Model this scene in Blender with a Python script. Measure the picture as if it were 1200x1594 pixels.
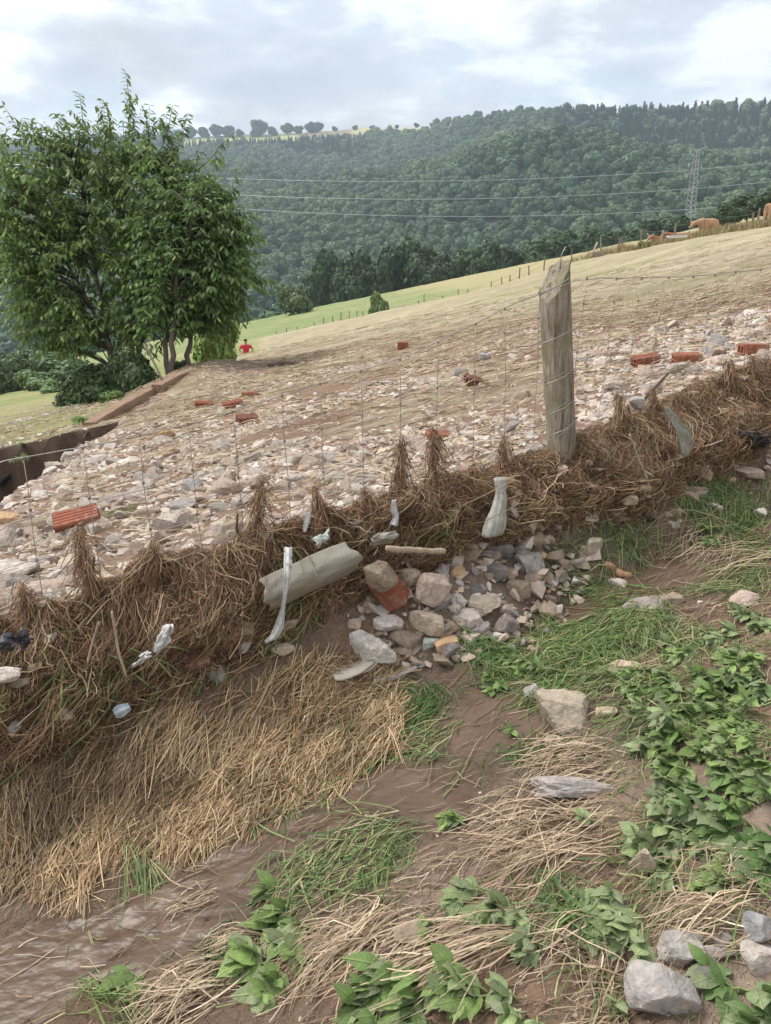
import bpy, bmesh, math
import numpy as np
from mathutils import Vector, Matrix, Euler

for o in list(bpy.data.objects):
    bpy.data.objects.remove(o)
scene = bpy.context.scene
COL = scene.collection
R = math.radians

# ------------------------------------------------------------------ camera, world, sun, exposure
PITCH = R(17.0)
cam = bpy.data.cameras.new('camera')
cam.sensor_fit = 'VERTICAL'
cam.sensor_height = 24.0
cam.lens = 24.0 * 1202 / 1594
cam.clip_start = 0.05
cam.clip_end = 8000
camo = bpy.data.objects.new('camera', cam)
COL.objects.link(camo)
camo.location = (0, 0, 0)
camo.rotation_euler = (R(90) - PITCH, 0, 0)
scene.camera = camo

SUN_EL, SUN_AZ = R(55), R(-72)      # azimuth measured from +Y towards +X
world = bpy.data.worlds.new('World')
scene.world = world
world.use_nodes = True
wn, wl = world.node_tree.nodes, world.node_tree.links
wn.clear()
wout = wn.new('ShaderNodeOutputWorld')
bg = wn.new('ShaderNodeBackground')
bg.inputs['Strength'].default_value = 0.1
sky = wn.new('ShaderNodeTexSky')
sky.sky_type = 'NISHITA'
sky.sun_disc = False
sky.sun_elevation = SUN_EL
sky.sun_rotation = SUN_AZ
tc = wn.new('ShaderNodeTexCoord')
sep = wn.new('ShaderNodeSeparateXYZ')
wl.new(tc.outputs['Generated'], sep.inputs[0])
def wmath(op, a, b=None):
    m = wn.new('ShaderNodeMath'); m.operation = op
    for i, v in enumerate((a, b)):
        if v is None: continue
        if isinstance(v, (int, float)): m.inputs[i].default_value = v
        else: wl.new(v, m.inputs[i])
    return m.outputs[0]
zz = wmath('ADD', wmath('MAXIMUM', sep.outputs['Z'], 0.0), 0.22)
cmb = wn.new('ShaderNodeCombineXYZ')
wl.new(wmath('DIVIDE', sep.outputs['X'], zz), cmb.inputs[0])
wl.new(wmath('DIVIDE', sep.outputs['Y'], zz), cmb.inputs[1])
def wnoise(scale, detail, rough, dist=0.0, off=0.0):
    nz = wn.new('ShaderNodeTexNoise')
    mp = wn.new('ShaderNodeMapping')
    mp.inputs['Location'].default_value = (off, off * 0.7, off * 0.3)
    wl.new(cmb.outputs[0], mp.inputs[0]); wl.new(mp.outputs[0], nz.inputs['Vector'])
    nz.inputs['Scale'].default_value = scale; nz.inputs['Detail'].default_value = detail
    nz.inputs['Roughness'].default_value = rough; nz.inputs['Distortion'].default_value = dist
    return nz.outputs['Fac']
def wramp(fac, stops):
    r = wn.new('ShaderNodeValToRGB')
    while len(r.color_ramp.elements) < len(stops): r.color_ramp.elements.new(0.5)
    for e, (p, c) in zip(r.color_ramp.elements, stops):
        e.position = p; e.color = (*c, 1)
    wl.new(fac, r.inputs[0])
    return r.outputs['Color']
nA = wnoise(1.15, 7, 0.55, 0.25, 3.1)
nB = wnoise(3.3, 6, 0.6, 0.2, 11.7)
nsum = wmath('ADD', wmath('MULTIPLY', nA, 0.62), wmath('MULTIPLY', nB, 0.38))
cloud = wramp(nsum, [(0.37, (2.05, 2.16, 2.44)), (0.45, (2.5, 2.6, 2.85)), (0.495, (3.0, 3.08, 3.24)), (0.52, (3.8, 3.83, 3.9)), (0.55, (4.6, 4.6, 4.58))])
cover = wramp(wnoise(0.8, 4, 0.5, 0.0, 7.9), [(0.40, (0.78,) * 3), (0.56, (1.0,) * 3)])
mix = wn.new('ShaderNodeMix'); mix.data_type = 'RGBA'
wl.new(cover, mix.inputs[0]); wl.new(sky.outputs[0], mix.inputs[6]); wl.new(cloud, mix.inputs[7])
wl.new(mix.outputs[2], bg.inputs[0]); wl.new(bg.outputs[0], wout.inputs[0])

sun = bpy.data.lights.new('sun', 'SUN')
sun.energy = 1.5
sun.angle = R(30)
sun.color = (1.0, 0.96, 0.9)
suno = bpy.data.objects.new('sun', sun)
COL.objects.link(suno)
sdir = Vector((math.sin(SUN_AZ) * math.cos(SUN_EL), math.cos(SUN_AZ) * math.cos(SUN_EL), math.sin(SUN_EL)))
suno.rotation_euler = (-sdir).to_track_quat('-Z', 'Y').to_euler()
scene.view_settings.view_transform = 'Standard'
scene.view_settings.look = 'None'
scene.view_settings.exposure = 1.45
scene.view_settings.gamma = 1.0
scene.view_settings.use_curve_mapping = False
scene.render.engine = 'CYCLES'
scene.cycles.max_bounces = 6
scene.cycles.diffuse_bounces = 3
scene.cycles.transparent_max_bounces = 6
scene.cycles.volume_bounces = 1

# ------------------------------------------------------------------ noise and terrain
def _hash(ix, iy, iz, seed):
    h = (ix * 374761393 + iy * 668265263 + iz * 1442695041 + seed * 974634777) & 0xFFFFFFFF
    h = ((h ^ (h >> 13)) * 1274126177) & 0xFFFFFFFF
    h = ((h ^ (h >> 16)) * 2246822519) & 0xFFFFFFFF
    return ((h ^ (h >> 15)) & 0xFFFFFF) / float(0xFFFFFF)
def vn2(x, y, seed=0):
    x = np.asarray(x, float); y = np.asarray(y, float)
    ix = np.floor(x).astype(np.int64); iy = np.floor(y).astype(np.int64)
    fx = x - ix; fy = y - iy
    fx = fx * fx * fx * (fx * (fx * 6 - 15) + 10); fy = fy * fy * fy * (fy * (fy * 6 - 15) + 10)
    a = _hash(ix, iy, 0, seed); b = _hash(ix + 1, iy, 0, seed)
    c = _hash(ix, iy + 1, 0, seed); d = _hash(ix + 1, iy + 1, 0, seed)
    return (a * (1 - fx) + b * fx) * (1 - fy) + (c * (1 - fx) + d * fx) * fy
def fbm(x, y, wl_, oct_=4, seed=0, gain=0.5):
    x = np.asarray(x, float); y = np.asarray(y, float)
    t = 0; amp = 1.0; tot = 0
    for k in range(oct_):
        f = 2.03 ** k / wl_
        c, s_ = math.cos(0.6 * k + seed), math.sin(0.6 * k + seed)
        t = t + amp * (vn2((x * c - y * s_) * f + 17.3 * k, (x * s_ + y * c) * f - 9.1 * k, seed + 31 * k) * 2 - 1)
        tot += amp; amp *= gain
    return t / tot
def vn3(p, seed=0):
    i = np.floor(p).astype(np.int64); f = p - i
    f = f * f * (3 - 2 * f)
    r = 0
    for dx in (0, 1):
        wx = f[:, 0] if dx else 1 - f[:, 0]
        for dy in (0, 1):
            wy = f[:, 1] if dy else 1 - f[:, 1]
            for dz in (0, 1):
                wz = f[:, 2] if dz else 1 - f[:, 2]
                r = r + _hash(i[:, 0] + dx, i[:, 1] + dy, i[:, 2] + dz, seed) * wx * wy * wz
    return r * 2 - 1
def sstep(a, b, x):
    t = np.clip((np.asarray(x, float) - a) / (b - a), 0, 1)
    return t * t * (3 - 2 * t)

DX, DY = 0.862, 0.507            # direction of the fence line; the normal (DY,-DX) points into the lane
PX, PY = 0.70, 3.05              # foot of the big post
def to_sn(x, y):
    ax, ay = np.asarray(x, float) - PX, np.asarray(y, float) - PY
    return ax * DX + ay * DY, ax * DY - ay * DX
def to_xy(s, n):
    return PX + s * DX + n * DY, PY + s * DY - n * DX
def field_sn(s, n):
    return -0.71 + 0.157 * s + 0.127 * n
SKY_T = np.array([-1.2, -0.5, -0.33, -0.22, -0.14, -0.065, 0.0, 0.055, 0.10, 0.16, 0.25, 0.34, 0.42, 0.5, 1.2])
SKY_E = np.array([0.14, 0.150, 0.156, 0.165, 0.1665, 0.172, 0.175, 0.176, 0.1835, 0.189, 0.193, 0.192, 0.196, 0.201, 0.22])
SKY_R = np.array([1500, 1500, 1500, 1500, 1500, 1500, 1450, 1300, 1150, 1050, 1000, 1000, 980, 950, 900])
def stream_n(s):
    return np.interp(s, [-4, -2.2, -1.7, -1.2, -0.9, -0.6, -0.3, 0.0, 0.5, 1.2, 3], [0.82, 0.76, 0.80, 0.76, 0.70, 0.60, 0.45, 0.45, 0.55, 0.55, 0.55])
def H(x, y, detail=True):
    x = np.asarray(x, float); y = np.asarray(y, float)
    s, n = to_sn(x, y)
    # the field behind the fence and what lies beyond it
    f1 = -0.76 + 0.2 * x - 0.03 * y
    rs = np.interp(x, [0, 7.4, 13, 24, 40], [0, 0.2, 0.78, 0.4, 0.4]) * sstep(18, 50, y)
    f1 = f1 + rs - 1.45 * np.exp(-(((x + 7.5) / 8) ** 2 + ((y - 39) / 9.5) ** 2) ** 1.6)
    f1 = f1 + 0.32 * np.exp(-((x + 3.5) / 0.9) ** 2 - ((y - 14.6) / 2.0) ** 2)
    f2 = -2.6 + 0.2 * x + 0.014 * (y - 125)
    dip = f1 - 0.09 * (y - 57)
    f = np.where(y < 57, f1, np.maximum(dip, f2))
    drop = np.maximum(y - 128, 0)
    f = f - 0.22 * drop
    # far hillside
    t = x / np.maximum(y, 30)
    E = np.interp(t, SKY_T, SKY_E); Rr = np.interp(t, SKY_T, SKY_R)
    q = (y - 260) / (Rr - 260)
    qc = np.clip(q, 0, 1)
    zr = E * Rr
    shape = qc * (1.0 - 0.10 * np.sin(math.pi * qc))
    hz = -46 + (zr - 10 + 46) * shape
    hz = hz + (4 * qc * (1 - qc)) ** 1.9 * (52 * fbm(x, y, 330, 3, 5) - 30 * np.exp(-((t - 0.36) / 0.13) ** 2 - ((y - 720 + 350 * (t - 0.36)) / 70) ** 2)
                              + 16 * np.exp(-((t - 0.17) / 0.12) ** 2 - ((y - 600) / 90) ** 2))
    hz = hz - np.maximum(y - Rr, 0) * 0.06
    # pasture flank of the left plateau
    w = sstep(150, 300, y)
    f = np.where(y > 150, np.maximum(f, -46) * (1 - w) + hz * w, f)
    if detail:
        near = np.exp(-np.maximum(y, 0) / 40)
        f = f + fbm(x, y, 2.2, 3, 11) * 0.05 * np.clip(y / 6, 0.3, 2) * (y < 130) + fbm(x, y, 0.28, 3, 12) * 0.018 * near
        f = f + fbm(x, y, 11, 2, 19) * 0.16 * sstep(8, 25, y) * (y < 58)
    # washed-out gully at the left
    ex, ey = x + 0.55 * (y - 7.2) * 0.55, y
    g = sstep(-2.50, -2.60, x + 0.16 * (y - 5.13) + (0.05 * fbm(x, y, 0.6, 3, 77) if detail else 0)) * sstep(8.95, 8.80, y - 0.10 * (x + 4) + (0.07 * fbm(x, y, 0.5, 3, 78) if detail else 0)) * sstep(2.5, 3.5, y)
    f = f - 1.15 * g
    led = np.exp(-((x + 4.25) / 0.5) ** 2 - ((y - 8.15) / 0.28) ** 2)
    # lane in front of the fence
    L = -1.11 + 0.157 * s + 0.05 * np.clip(n - 0.8, 0, 3)
    sn_ = stream_n(s)
    L = L + 0.20 * (1 - sstep(0.05, 0.42, n)) - 0.055 * np.exp(-((n - sn_) / 0.17) ** 2) * (1 - 0.6 * sstep(-1.0, -0.6, s))
    if detail:
        L = L + fbm(x, y, 0.55, 3, 21) * 0.034 + fbm(x, y, 0.14, 4, 22, 0.62) * 0.024 + fbm(x, y, 0.035, 3, 23, 0.6) * 0.008
    wl_ = sstep(-0.16, 0.05, n + (0.05 * fbm(x, y, 0.4, 2, 24) if detail else 0))
    return f * (1 - wl_) + L * wl_

SP, CP, FOC = math.sin(PITCH), math.cos(PITCH), 1202.0
def ray(px, py):
    u, v = (px - 600) / FOC, (py - 797) / FOC
    return np.array([u, CP - v * SP, -(SP + v * CP)])
_ts = np.concatenate([np.linspace(0.9, 6, 700), 6 * np.exp(np.linspace(0, 6.0, 900))[1:]])
def at(px, py, tmax=3000):
    """a point of the ground along a line of sight"""
    r = ray(px, py)
    P = r[None, :] * _ts[:, None]
    below = P[:, 2] < H(P[:, 0], P[:, 1])
    k = int(np.argmax(below)) if below.any() else len(_ts) - 1
    if k == 0: k = 1
    a, b = _ts[k - 1], _ts[k]
    for _ in range(12):
        m = 0.5 * (a + b); q = r * m
        if q[2] < float(H(q[0], q[1])): b = m
        else: a = m
    return Vector(r * b), b
def at_n(px, py, n0):
    """a point on the upright plane at distance n0 from the fence line"""
    r = ray(px, py)
    t = (n0 + PX * DY - PY * DX) / (r[0] * DY - r[1] * DX)
    return Vector(r * t), t
def at_z(px, py, Z):
    return Vector(ray(px, py) * Z)
def ground(x, y):
    return float(H(x, y))

# ------------------------------------------------------------------ object helpers
def tag(o, label=None, cat=None, group=None, kind=None):
    if label: o['label'] = label
    if cat: o['category'] = cat
    if group: o['group'] = group
    if kind: o['kind'] = kind
    return o
def empty(name, loc, rz=0.0):
    o = bpy.data.objects.new(name, None)
    COL.objects.link(o)
    o.location = loc; o.rotation_euler = (0, 0, rz)
    o.empty_display_size = 0.05
    return o
def mesh_from(name, V, F, mat=None, col=None, smooth=False):
    V = np.ascontiguousarray(V, dtype=np.float32)
    me = bpy.data.meshes.new(name)
    groups = F if isinstance(F, list) else [F]
    groups = [np.asarray(g, dtype=np.int32) for g in groups if len(g)]
    me.vertices.add(len(V)); me.vertices.foreach_set('co', V.ravel())
    idx = np.concatenate([g.ravel() for g in groups])
    tot = np.concatenate([np.full(len(g), g.shape[1], np.int32) for g in groups])
    start = np.concatenate([[0], np.cumsum(tot)[:-1]]).astype(np.int32)
    me.loops.add(len(idx)); me.loops.foreach_set('vertex_index', idx)
    me.polygons.add(len(tot)); me.polygons.foreach_set('loop_start', start); me.polygons.foreach_set('loop_total', tot)
    me.polygons.foreach_set('use_smooth', np.full(len(tot), bool(smooth)))
    if col is not None:
        c = np.ones((len(V), 4), np.float32); c[:, :3] = col
        a = me.color_attributes.new('col', 'FLOAT_COLOR', 'POINT')
        a.data.foreach_set('color', c.ravel())
    me.update(calc_edges=True)
    if mat: me.materials.append(mat)
    return me
def obj(name, me, parent=None, loc=None, rot=None, color=None):
    o = bpy.data.objects.new(name, me)
    COL.objects.link(o)
    if parent: o.parent = parent
    if loc is not None: o.location = loc
    if rot is not None: o.rotation_euler = rot
    if color is not None: o.color = (*color, 1)
    return o
def norm(a):
    return a / np.maximum(np.linalg.norm(a, axis=-1, keepdims=True), 1e-9)
def ribbons(P, W, C, rng, up=None, taper=(1, 1)):
    """flat blades along the poly-lines P (N,K,3), width W (N,), colour C (N,3)"""
    N, K, _ = P.shape
    T = np.gradient(P, axis=1); T = norm(T)
    if up is None: ref = norm(rng.normal(size=(N, 1, 3)))
    else: ref = norm(rng.normal(size=(N, 1, 3)) * 0.45 + np.asarray(up, float))
    S = norm(np.cross(T, np.broadcast_to(ref, T.shape)))
    tp = np.interp(np.linspace(0, 1, K), [0, 0.5, 1], [taper[0], 1, taper[1]])
    S = S * (W[:, None, None] * 0.5) * tp[None, :, None]
    V = np.stack([P - S, P + S], axis=2).reshape(-1, 3)
    base = (np.arange(N) * K * 2)[:, None] + (np.arange(K - 1) * 2)[None, :]
    F = np.stack([base, base + 1, base + 3, base + 2], axis=-1).reshape(-1, 4)
    return V, F, np.repeat(C, K * 2, axis=0)
def tube(P, rad, sides=6, cap=True):
    P = np.asarray(P, float); K = len(P)
    rad = np.broadcast_to(np.asarray(rad, float), (K,))
    T = norm(np.gradient(P, axis=0))
    up = np.array([0.13, 0.21, 1.0]) if abs(T[0][2]) < 0.9 else np.array([1.0, 0.17, 0.1])
    A = norm(np.cross(T, up)); B = np.cross(T, A)
    an = np.arange(sides) * 2 * math.pi / sides
    V = (P[:, None, :] + rad[:, None, None] * (np.cos(an)[None, :, None] * A[:, None, :] + np.sin(an)[None, :, None] * B[:, None, :])).reshape(-1, 3)
    F = []
    for k in range(K - 1):
        for j in range(sides):
            j2 = (j + 1) % sides
            F.append((k * sides + j, k * sides + j2, (k + 1) * sides + j2, (k + 1) * sides + j))
    tri = []
    if cap:
        V = np.vstack([V, P[:1], P[-1:]])
        a, b = K * sides, K * sides + 1
        for j in range(sides):
            j2 = (j + 1) % sides
            tri.append((a, j2, j)); tri.append((b, (K - 1) * sides + j, (K - 1) * sides + j2))
    return V, np.array(F, np.int32), np.array(tri, np.int32).reshape(-1, 3)
class Bag:
    """collects pieces of one part"""
    def __init__(s): s.V = []; s.Q = []; s.T = []; s.C = []; s.n = 0
    def add(s, V, Q=None, T=None, C=None):
        V = np.asarray(V, float).reshape(-1, 3)
        if Q is not None and len(Q): s.Q.append(np.asarray(Q) + s.n)
        if T is not None and len(T): s.T.append(np.asarray(T) + s.n)
        s.V.append(V)
        s.C.append(np.broadcast_to(np.asarray(C if C is not None else (0.5, 0.5, 0.5), float), (len(V), 3)))
        s.n += len(V)
        return s
    def tube(s, P, r, sides=6, C=None):
        V, Q, T = tube(P, r, sides); return s.add(V, Q, T, C)
    def box(s, c, d, rot=None, C=None):
        V = np.array([(x, y, z) for x in (-.5, .5) for y in (-.5, .5) for z in (-.5, .5)]) * np.asarray(d, float)
        if rot is not None: V = V @ np.array(rot.to_3x3() if hasattr(rot, 'to_3x3') else rot).T
        V = V + np.asarray(c, float)
        return s.add(V, [(0, 1, 3, 2), (4, 6, 7, 5), (0, 4, 5, 1), (2, 3, 7, 6), (0, 2, 6, 4), (1, 5, 7, 3)], None, C)
    def mesh(s, name, mat, smooth=False):
        F = []
        if s.Q: F.append(np.concatenate(s.Q))
        if s.T: F.append(np.concatenate(s.T))
        return mesh_from(name, np.concatenate(s.V), F, mat, np.concatenate(s.C), smooth)
_ico = {}
def ico(sub):
    if sub not in _ico:
        bm = bmesh.new(); bmesh.ops.create_icosphere(bm, subdivisions=sub, radius=1.0)
        bm.verts.ensure_lookup_table()
        _ico[sub] = (np.array([v.co[:] for v in bm.verts]), np.array([[v.index for v in f.verts] for f in bm.faces], np.int32))
        bm.free()
    return _ico[sub]
def rock(seed, sub=2, dims=(1, 1, 1), cuts=11, rough=0.03, strata=0.0, dmin=0.5, dmax=0.86):
    g = np.random.default_rng(seed)
    V, F = ico(sub)
    M = norm(g.normal(size=(cuts, 3)))
    M = np.vstack([M, [[0, 0, 1], [0, 0, -1]]])
    D = g.uniform(dmin, dmax, len(M))
    dot = V @ M.T
    r = np.where(dot > 0.05, D[None, :] / np.maximum(dot, 0.05), 9)
    r = np.minimum(r.min(axis=1), 1.05)
    if rough > 0:
        r = r + rough * (vn3(V * 3.1 + seed, seed) + 0.7 * vn3(V * 7.3 + seed, seed + 3) + 0.45 * vn3(V * 15.1 + seed, seed + 5))
    W = V * r[:, None]
    ext = (W.max(0) - W.min(0)) / 2
    W = (W - (W.max(0) + W.min(0)) / 2) / ext
    if strata > 0:
        off = np.sign(np.sin(W[:, 2] * 14 + 2 * vn3(W * 1.5, seed))) * strata
        W[:, :2] *= (1 + off)[:, None]
    return W * np.asarray(dims) * 0.5, F

def chip(seed, npts=10):
    """an angular broken stone: the hull of a few points"""
    g = np.random.default_rng(seed)
    bm = bmesh.new()
    for p in norm(g.normal(size=(npts, 3))) * g.uniform(0.75, 1.0, (npts, 1)): bm.verts.new(p * [1, 1, 1])
    r = bmesh.ops.convex_hull(bm, input=bm.verts)
    bmesh.ops.triangulate(bm, faces=bm.faces)
    bm.verts.index_update()
    V = np.array([v.co[:] for v in bm.verts]); F = np.array([[v.index for v in f.verts] for f in bm.faces], np.int32)
    bm.free()
    ext = (V.max(0) - V.min(0)) / 2
    return (V - (V.max(0) + V.min(0)) / 2) / ext * 0.5, F

# ------------------------------------------------------------------ materials
def nodes_of(name):
    m = bpy.data.materials.new(name); m.use_nodes = True
    nt = m.node_tree; b = nt.nodes['Principled BSDF']
    return m, nt, b
def nz(nt, scale, detail=4, rough=0.55, coord='Object', stretch=None, kind='noise'):
    t = nt.nodes.new('ShaderNodeTexCoord')
    vec = t.outputs[coord]
    if stretch is not None:
        mp = nt.nodes.new('ShaderNodeMapping'); mp.inputs['Scale'].default_value = stretch
        nt.links.new(vec, mp.inputs[0]); vec = mp.outputs[0]
    if kind == 'noise':
        n = nt.nodes.new('ShaderNodeTexNoise'); n.inputs['Detail'].default_value = detail; n.inputs['Roughness'].default_value = rough
        out = n.outputs['Fac']
    else:
        n = nt.nodes.new('ShaderNodeTexVoronoi'); out = n.outputs['Distance']
    n.inputs['Scale'].default_value = scale
    nt.links.new(vec, n.inputs['Vector'])
    return out
def rmp(nt, fac, stops):
    r = nt.nodes.new('ShaderNodeValToRGB')
    while len(r.color_ramp.elements) < len(stops): r.color_ramp.elements.new(0.5)
    for e, (p, c) in zip(r.color_ramp.elements, stops):
        e.position = p; e.color = (*c, 1) if isinstance(c, tuple) else (c, c, c, 1)
    nt.links.new(fac, r.inputs[0])
    return r.outputs['Color']
def mixc(nt, fac, a, b, blend='MIX'):
    m = nt.nodes.new('ShaderNodeMix'); m.data_type = 'RGBA'; m.blend_type = blend
    for sock, v in ((m.inputs[0], fac), (m.inputs[6], a), (m.inputs[7], b)):
        if isinstance(v, (int, float)): sock.default_value = v
        elif isinstance(v, tuple): sock.default_value = (*v, 1)
        else: nt.links.new(v, sock)
    return m.outputs[2]
def bump(nt, b, height, strength=0.5, dist=0.01):
    bn = nt.nodes.new('ShaderNodeBump'); bn.inputs['Strength'].default_value = strength; bn.inputs['Distance'].default_value = dist
    nt.links.new(height, bn.inputs['Height']); nt.links.new(bn.outputs[0], b.inputs['Normal'])
def attr(nt, name, kind='GEOMETRY'):
    a = nt.nodes.new('ShaderNodeAttribute'); a.attribute_name = name; a.attribute_type = kind
    return a
def vary(nt, col, fac, lo, hi):
    return mixc(nt, 1.0, col, rmp(nt, fac, [(0.3, lo), (0.7, hi)]), 'MULTIPLY')

def vcol_mat(name, rough=0.8, vs=40, lo=0.75, hi=1.25, bs=0.0, trans=0.0, spec=0.3):
    m, nt, b = nodes_of(name)
    c = vary(nt, attr(nt, 'col').outputs['Color'], nz(nt, vs), lo, hi)
    nt.links.new(c, b.inputs['Base Color'])
    b.inputs['Roughness'].default_value = rough
    b.inputs['Specular IOR Level'].default_value = spec
    if bs: bump(nt, b, nz(nt, vs * 2.5), bs)
    if trans:
        out = nt.nodes['Material Output']
        tr = nt.nodes.new('ShaderNodeBsdfTranslucent'); nt.links.new(c, tr.inputs['Color'])
        ad = nt.nodes.new('ShaderNodeMixShader'); ad.inputs[0].default_value = trans
        nt.links.new(b.outputs[0], ad.inputs[1]); nt.links.new(tr.outputs[0], ad.inputs[2]); nt.links.new(ad.outputs[0], out.inputs[0])
    return m
def ocol_mat(name, rough=0.8, vs=6, lo=0.7, hi=1.25, bs=0.4, bd=0.01, coord='Object', stretch=None, speck=None, spec=0.3, trans=0.0, veins=False):
    """colour of the object itself, varied by noise"""
    m, nt, b = nodes_of(name)
    oi = nt.nodes.new('ShaderNodeObjectInfo')
    c = vary(nt, oi.outputs['Color'], nz(nt, vs, 6, 0.62, coord, stretch), lo, hi)
    if speck:
        c = mixc(nt, rmp(nt, nz(nt, speck[0], 5, 0.7, coord), [(0.52, 0.0), (0.68, speck[2])]), c, speck[1])
    if veins:
        tcv = nt.nodes.new('ShaderNodeTexCoord'); sx = nt.nodes.new('ShaderNodeSeparateXYZ'); nt.links.new(tcv.outputs['Object'], sx.inputs[0])
        def mm(op, a, v):
            q = nt.nodes.new('ShaderNodeMath'); q.operation = op
            for i_, s_ in enumerate((a, v)):
                if s_ is None: continue
                if isinstance(s_, (int, float)): q.inputs[i_].default_value = s_
                else: nt.links.new(s_, q.inputs[i_])
            return q.outputs[0]
        ax_ = mm('ABSOLUTE', sx.outputs['X'], None)
        wv = mm('SINE', mm('MULTIPLY', mm('SUBTRACT', sx.outputs['Y'], mm('MULTIPLY', ax_, 0.7)), 48.0), None)
        hgt = mm('MAXIMUM', rmp(nt, ax_, [(0.012, 1.0), (0.03, 0.0)]), mm('MULTIPLY', rmp(nt, wv, [(0.80, 0.0), (0.98, 1.0)]), 0.5))
        c = mixc(nt, mm('MULTIPLY', hgt, 0.55), c, mixc(nt, 1.0, c, (1.9, 1.7, 1.6), 'MULTIPLY'))
        bump(nt, b, hgt, 0.6, 0.02)
    nt.links.new(c, b.inputs['Base Color'])
    b.inputs['Roughness'].default_value = rough
    b.inputs['Specular IOR Level'].default_value = spec
    if bs: bump(nt, b, nz(nt, vs * 3, 8, 0.65, coord, stretch), bs, bd)
    if trans:
        out = nt.nodes['Material Output']
        tr = nt.nodes.new('ShaderNodeBsdfTranslucent'); nt.links.new(c, tr.inputs['Color'])
        ad = nt.nodes.new('ShaderNodeMixShader'); ad.inputs[0].default_value = trans
        nt.links.new(b.outputs[0], ad.inputs[1]); nt.links.new(tr.outputs[0], ad.inputs[2]); nt.links.new(ad.outputs[0], out.inputs[0])
    return m
M = {}
M['strand'] = vcol_mat('dry_strand', 0.75, 60, 0.8, 1.2)
M['straw'] = vcol_mat('golden_straw', 0.55, 60, 0.85, 1.2)
M['grass'] = vcol_mat('green_blade', 0.5, 40, 0.8, 1.2, trans=0.25)
M['leaf'] = vcol_mat('leaf', 0.45, 8, 0.75, 1.25, trans=0.36, spec=0.35)
M['oleaf'] = ocol_mat('weed_leaf', 0.45, 3, 0.75, 1.25, 0.0, 0.003, speck=(2.2, (0.30, 0.25, 0.18), 0.6), trans=0.25, veins=True)
M['treeleaf'] = ocol_mat('tree_leaf', 0.45, 6, 0.8, 1.2, 0.0, trans=0.36, spec=0.35)
M['crown'] = ocol_mat('crown', 0.6, 0.7, 0.6, 1.35, 0.0, trans=0.15)
M['stone'] = ocol_mat('stone', 0.85, 32, 0.6, 1.3, 0.9, 0.006, speck=(26, (0.36, 0.26, 0.19), 0.8))
M['rock'] = ocol_mat('rock', 0.85, 9, 0.62, 1.28, 0.8, 0.014, speck=(11, (0.36, 0.26, 0.19), 0.75))
M['rockv'] = vcol_mat('rubble', 0.88, 22, 0.75, 1.2, 0.4)
M['brick'] = ocol_mat('terracotta', 0.85, 40, 0.7, 1.2, 0.5, 0.004, speck=(18, (0.34, 0.25, 0.185), 0.95))
M['wood'] = ocol_mat('weathered_wood', 0.85, 5, 0.55, 1.3, 0.7, 0.01, stretch=(6, 6, 0.5))
M['beam'] = ocol_mat('timber', 0.85, 4, 0.6, 1.25, 0.6, 0.012, stretch=(0.5, 7, 7))
M['bark'] = ocol_mat('bark', 0.9, 7, 0.6, 1.3, 0.7, 0.02, stretch=(4, 4, 0.8))
M['plastic'] = ocol_mat('plastic_sheet', 0.5, 45, 0.65, 1.15, 0.4, 0.004, speck=(28, (0.22, 0.16, 0.11), 0.8), spec=0.5)
M['metal'] = ocol_mat('galvanised_wire', 0.45, 30, 0.8, 1.2, 0.0)
M['metal'].node_tree.nodes['Principled BSDF'].inputs['Metallic'].default_value = 0.6
M['plain'] = ocol_mat('plain', 0.8, 9, 0.75, 1.2, 0.3)
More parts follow.
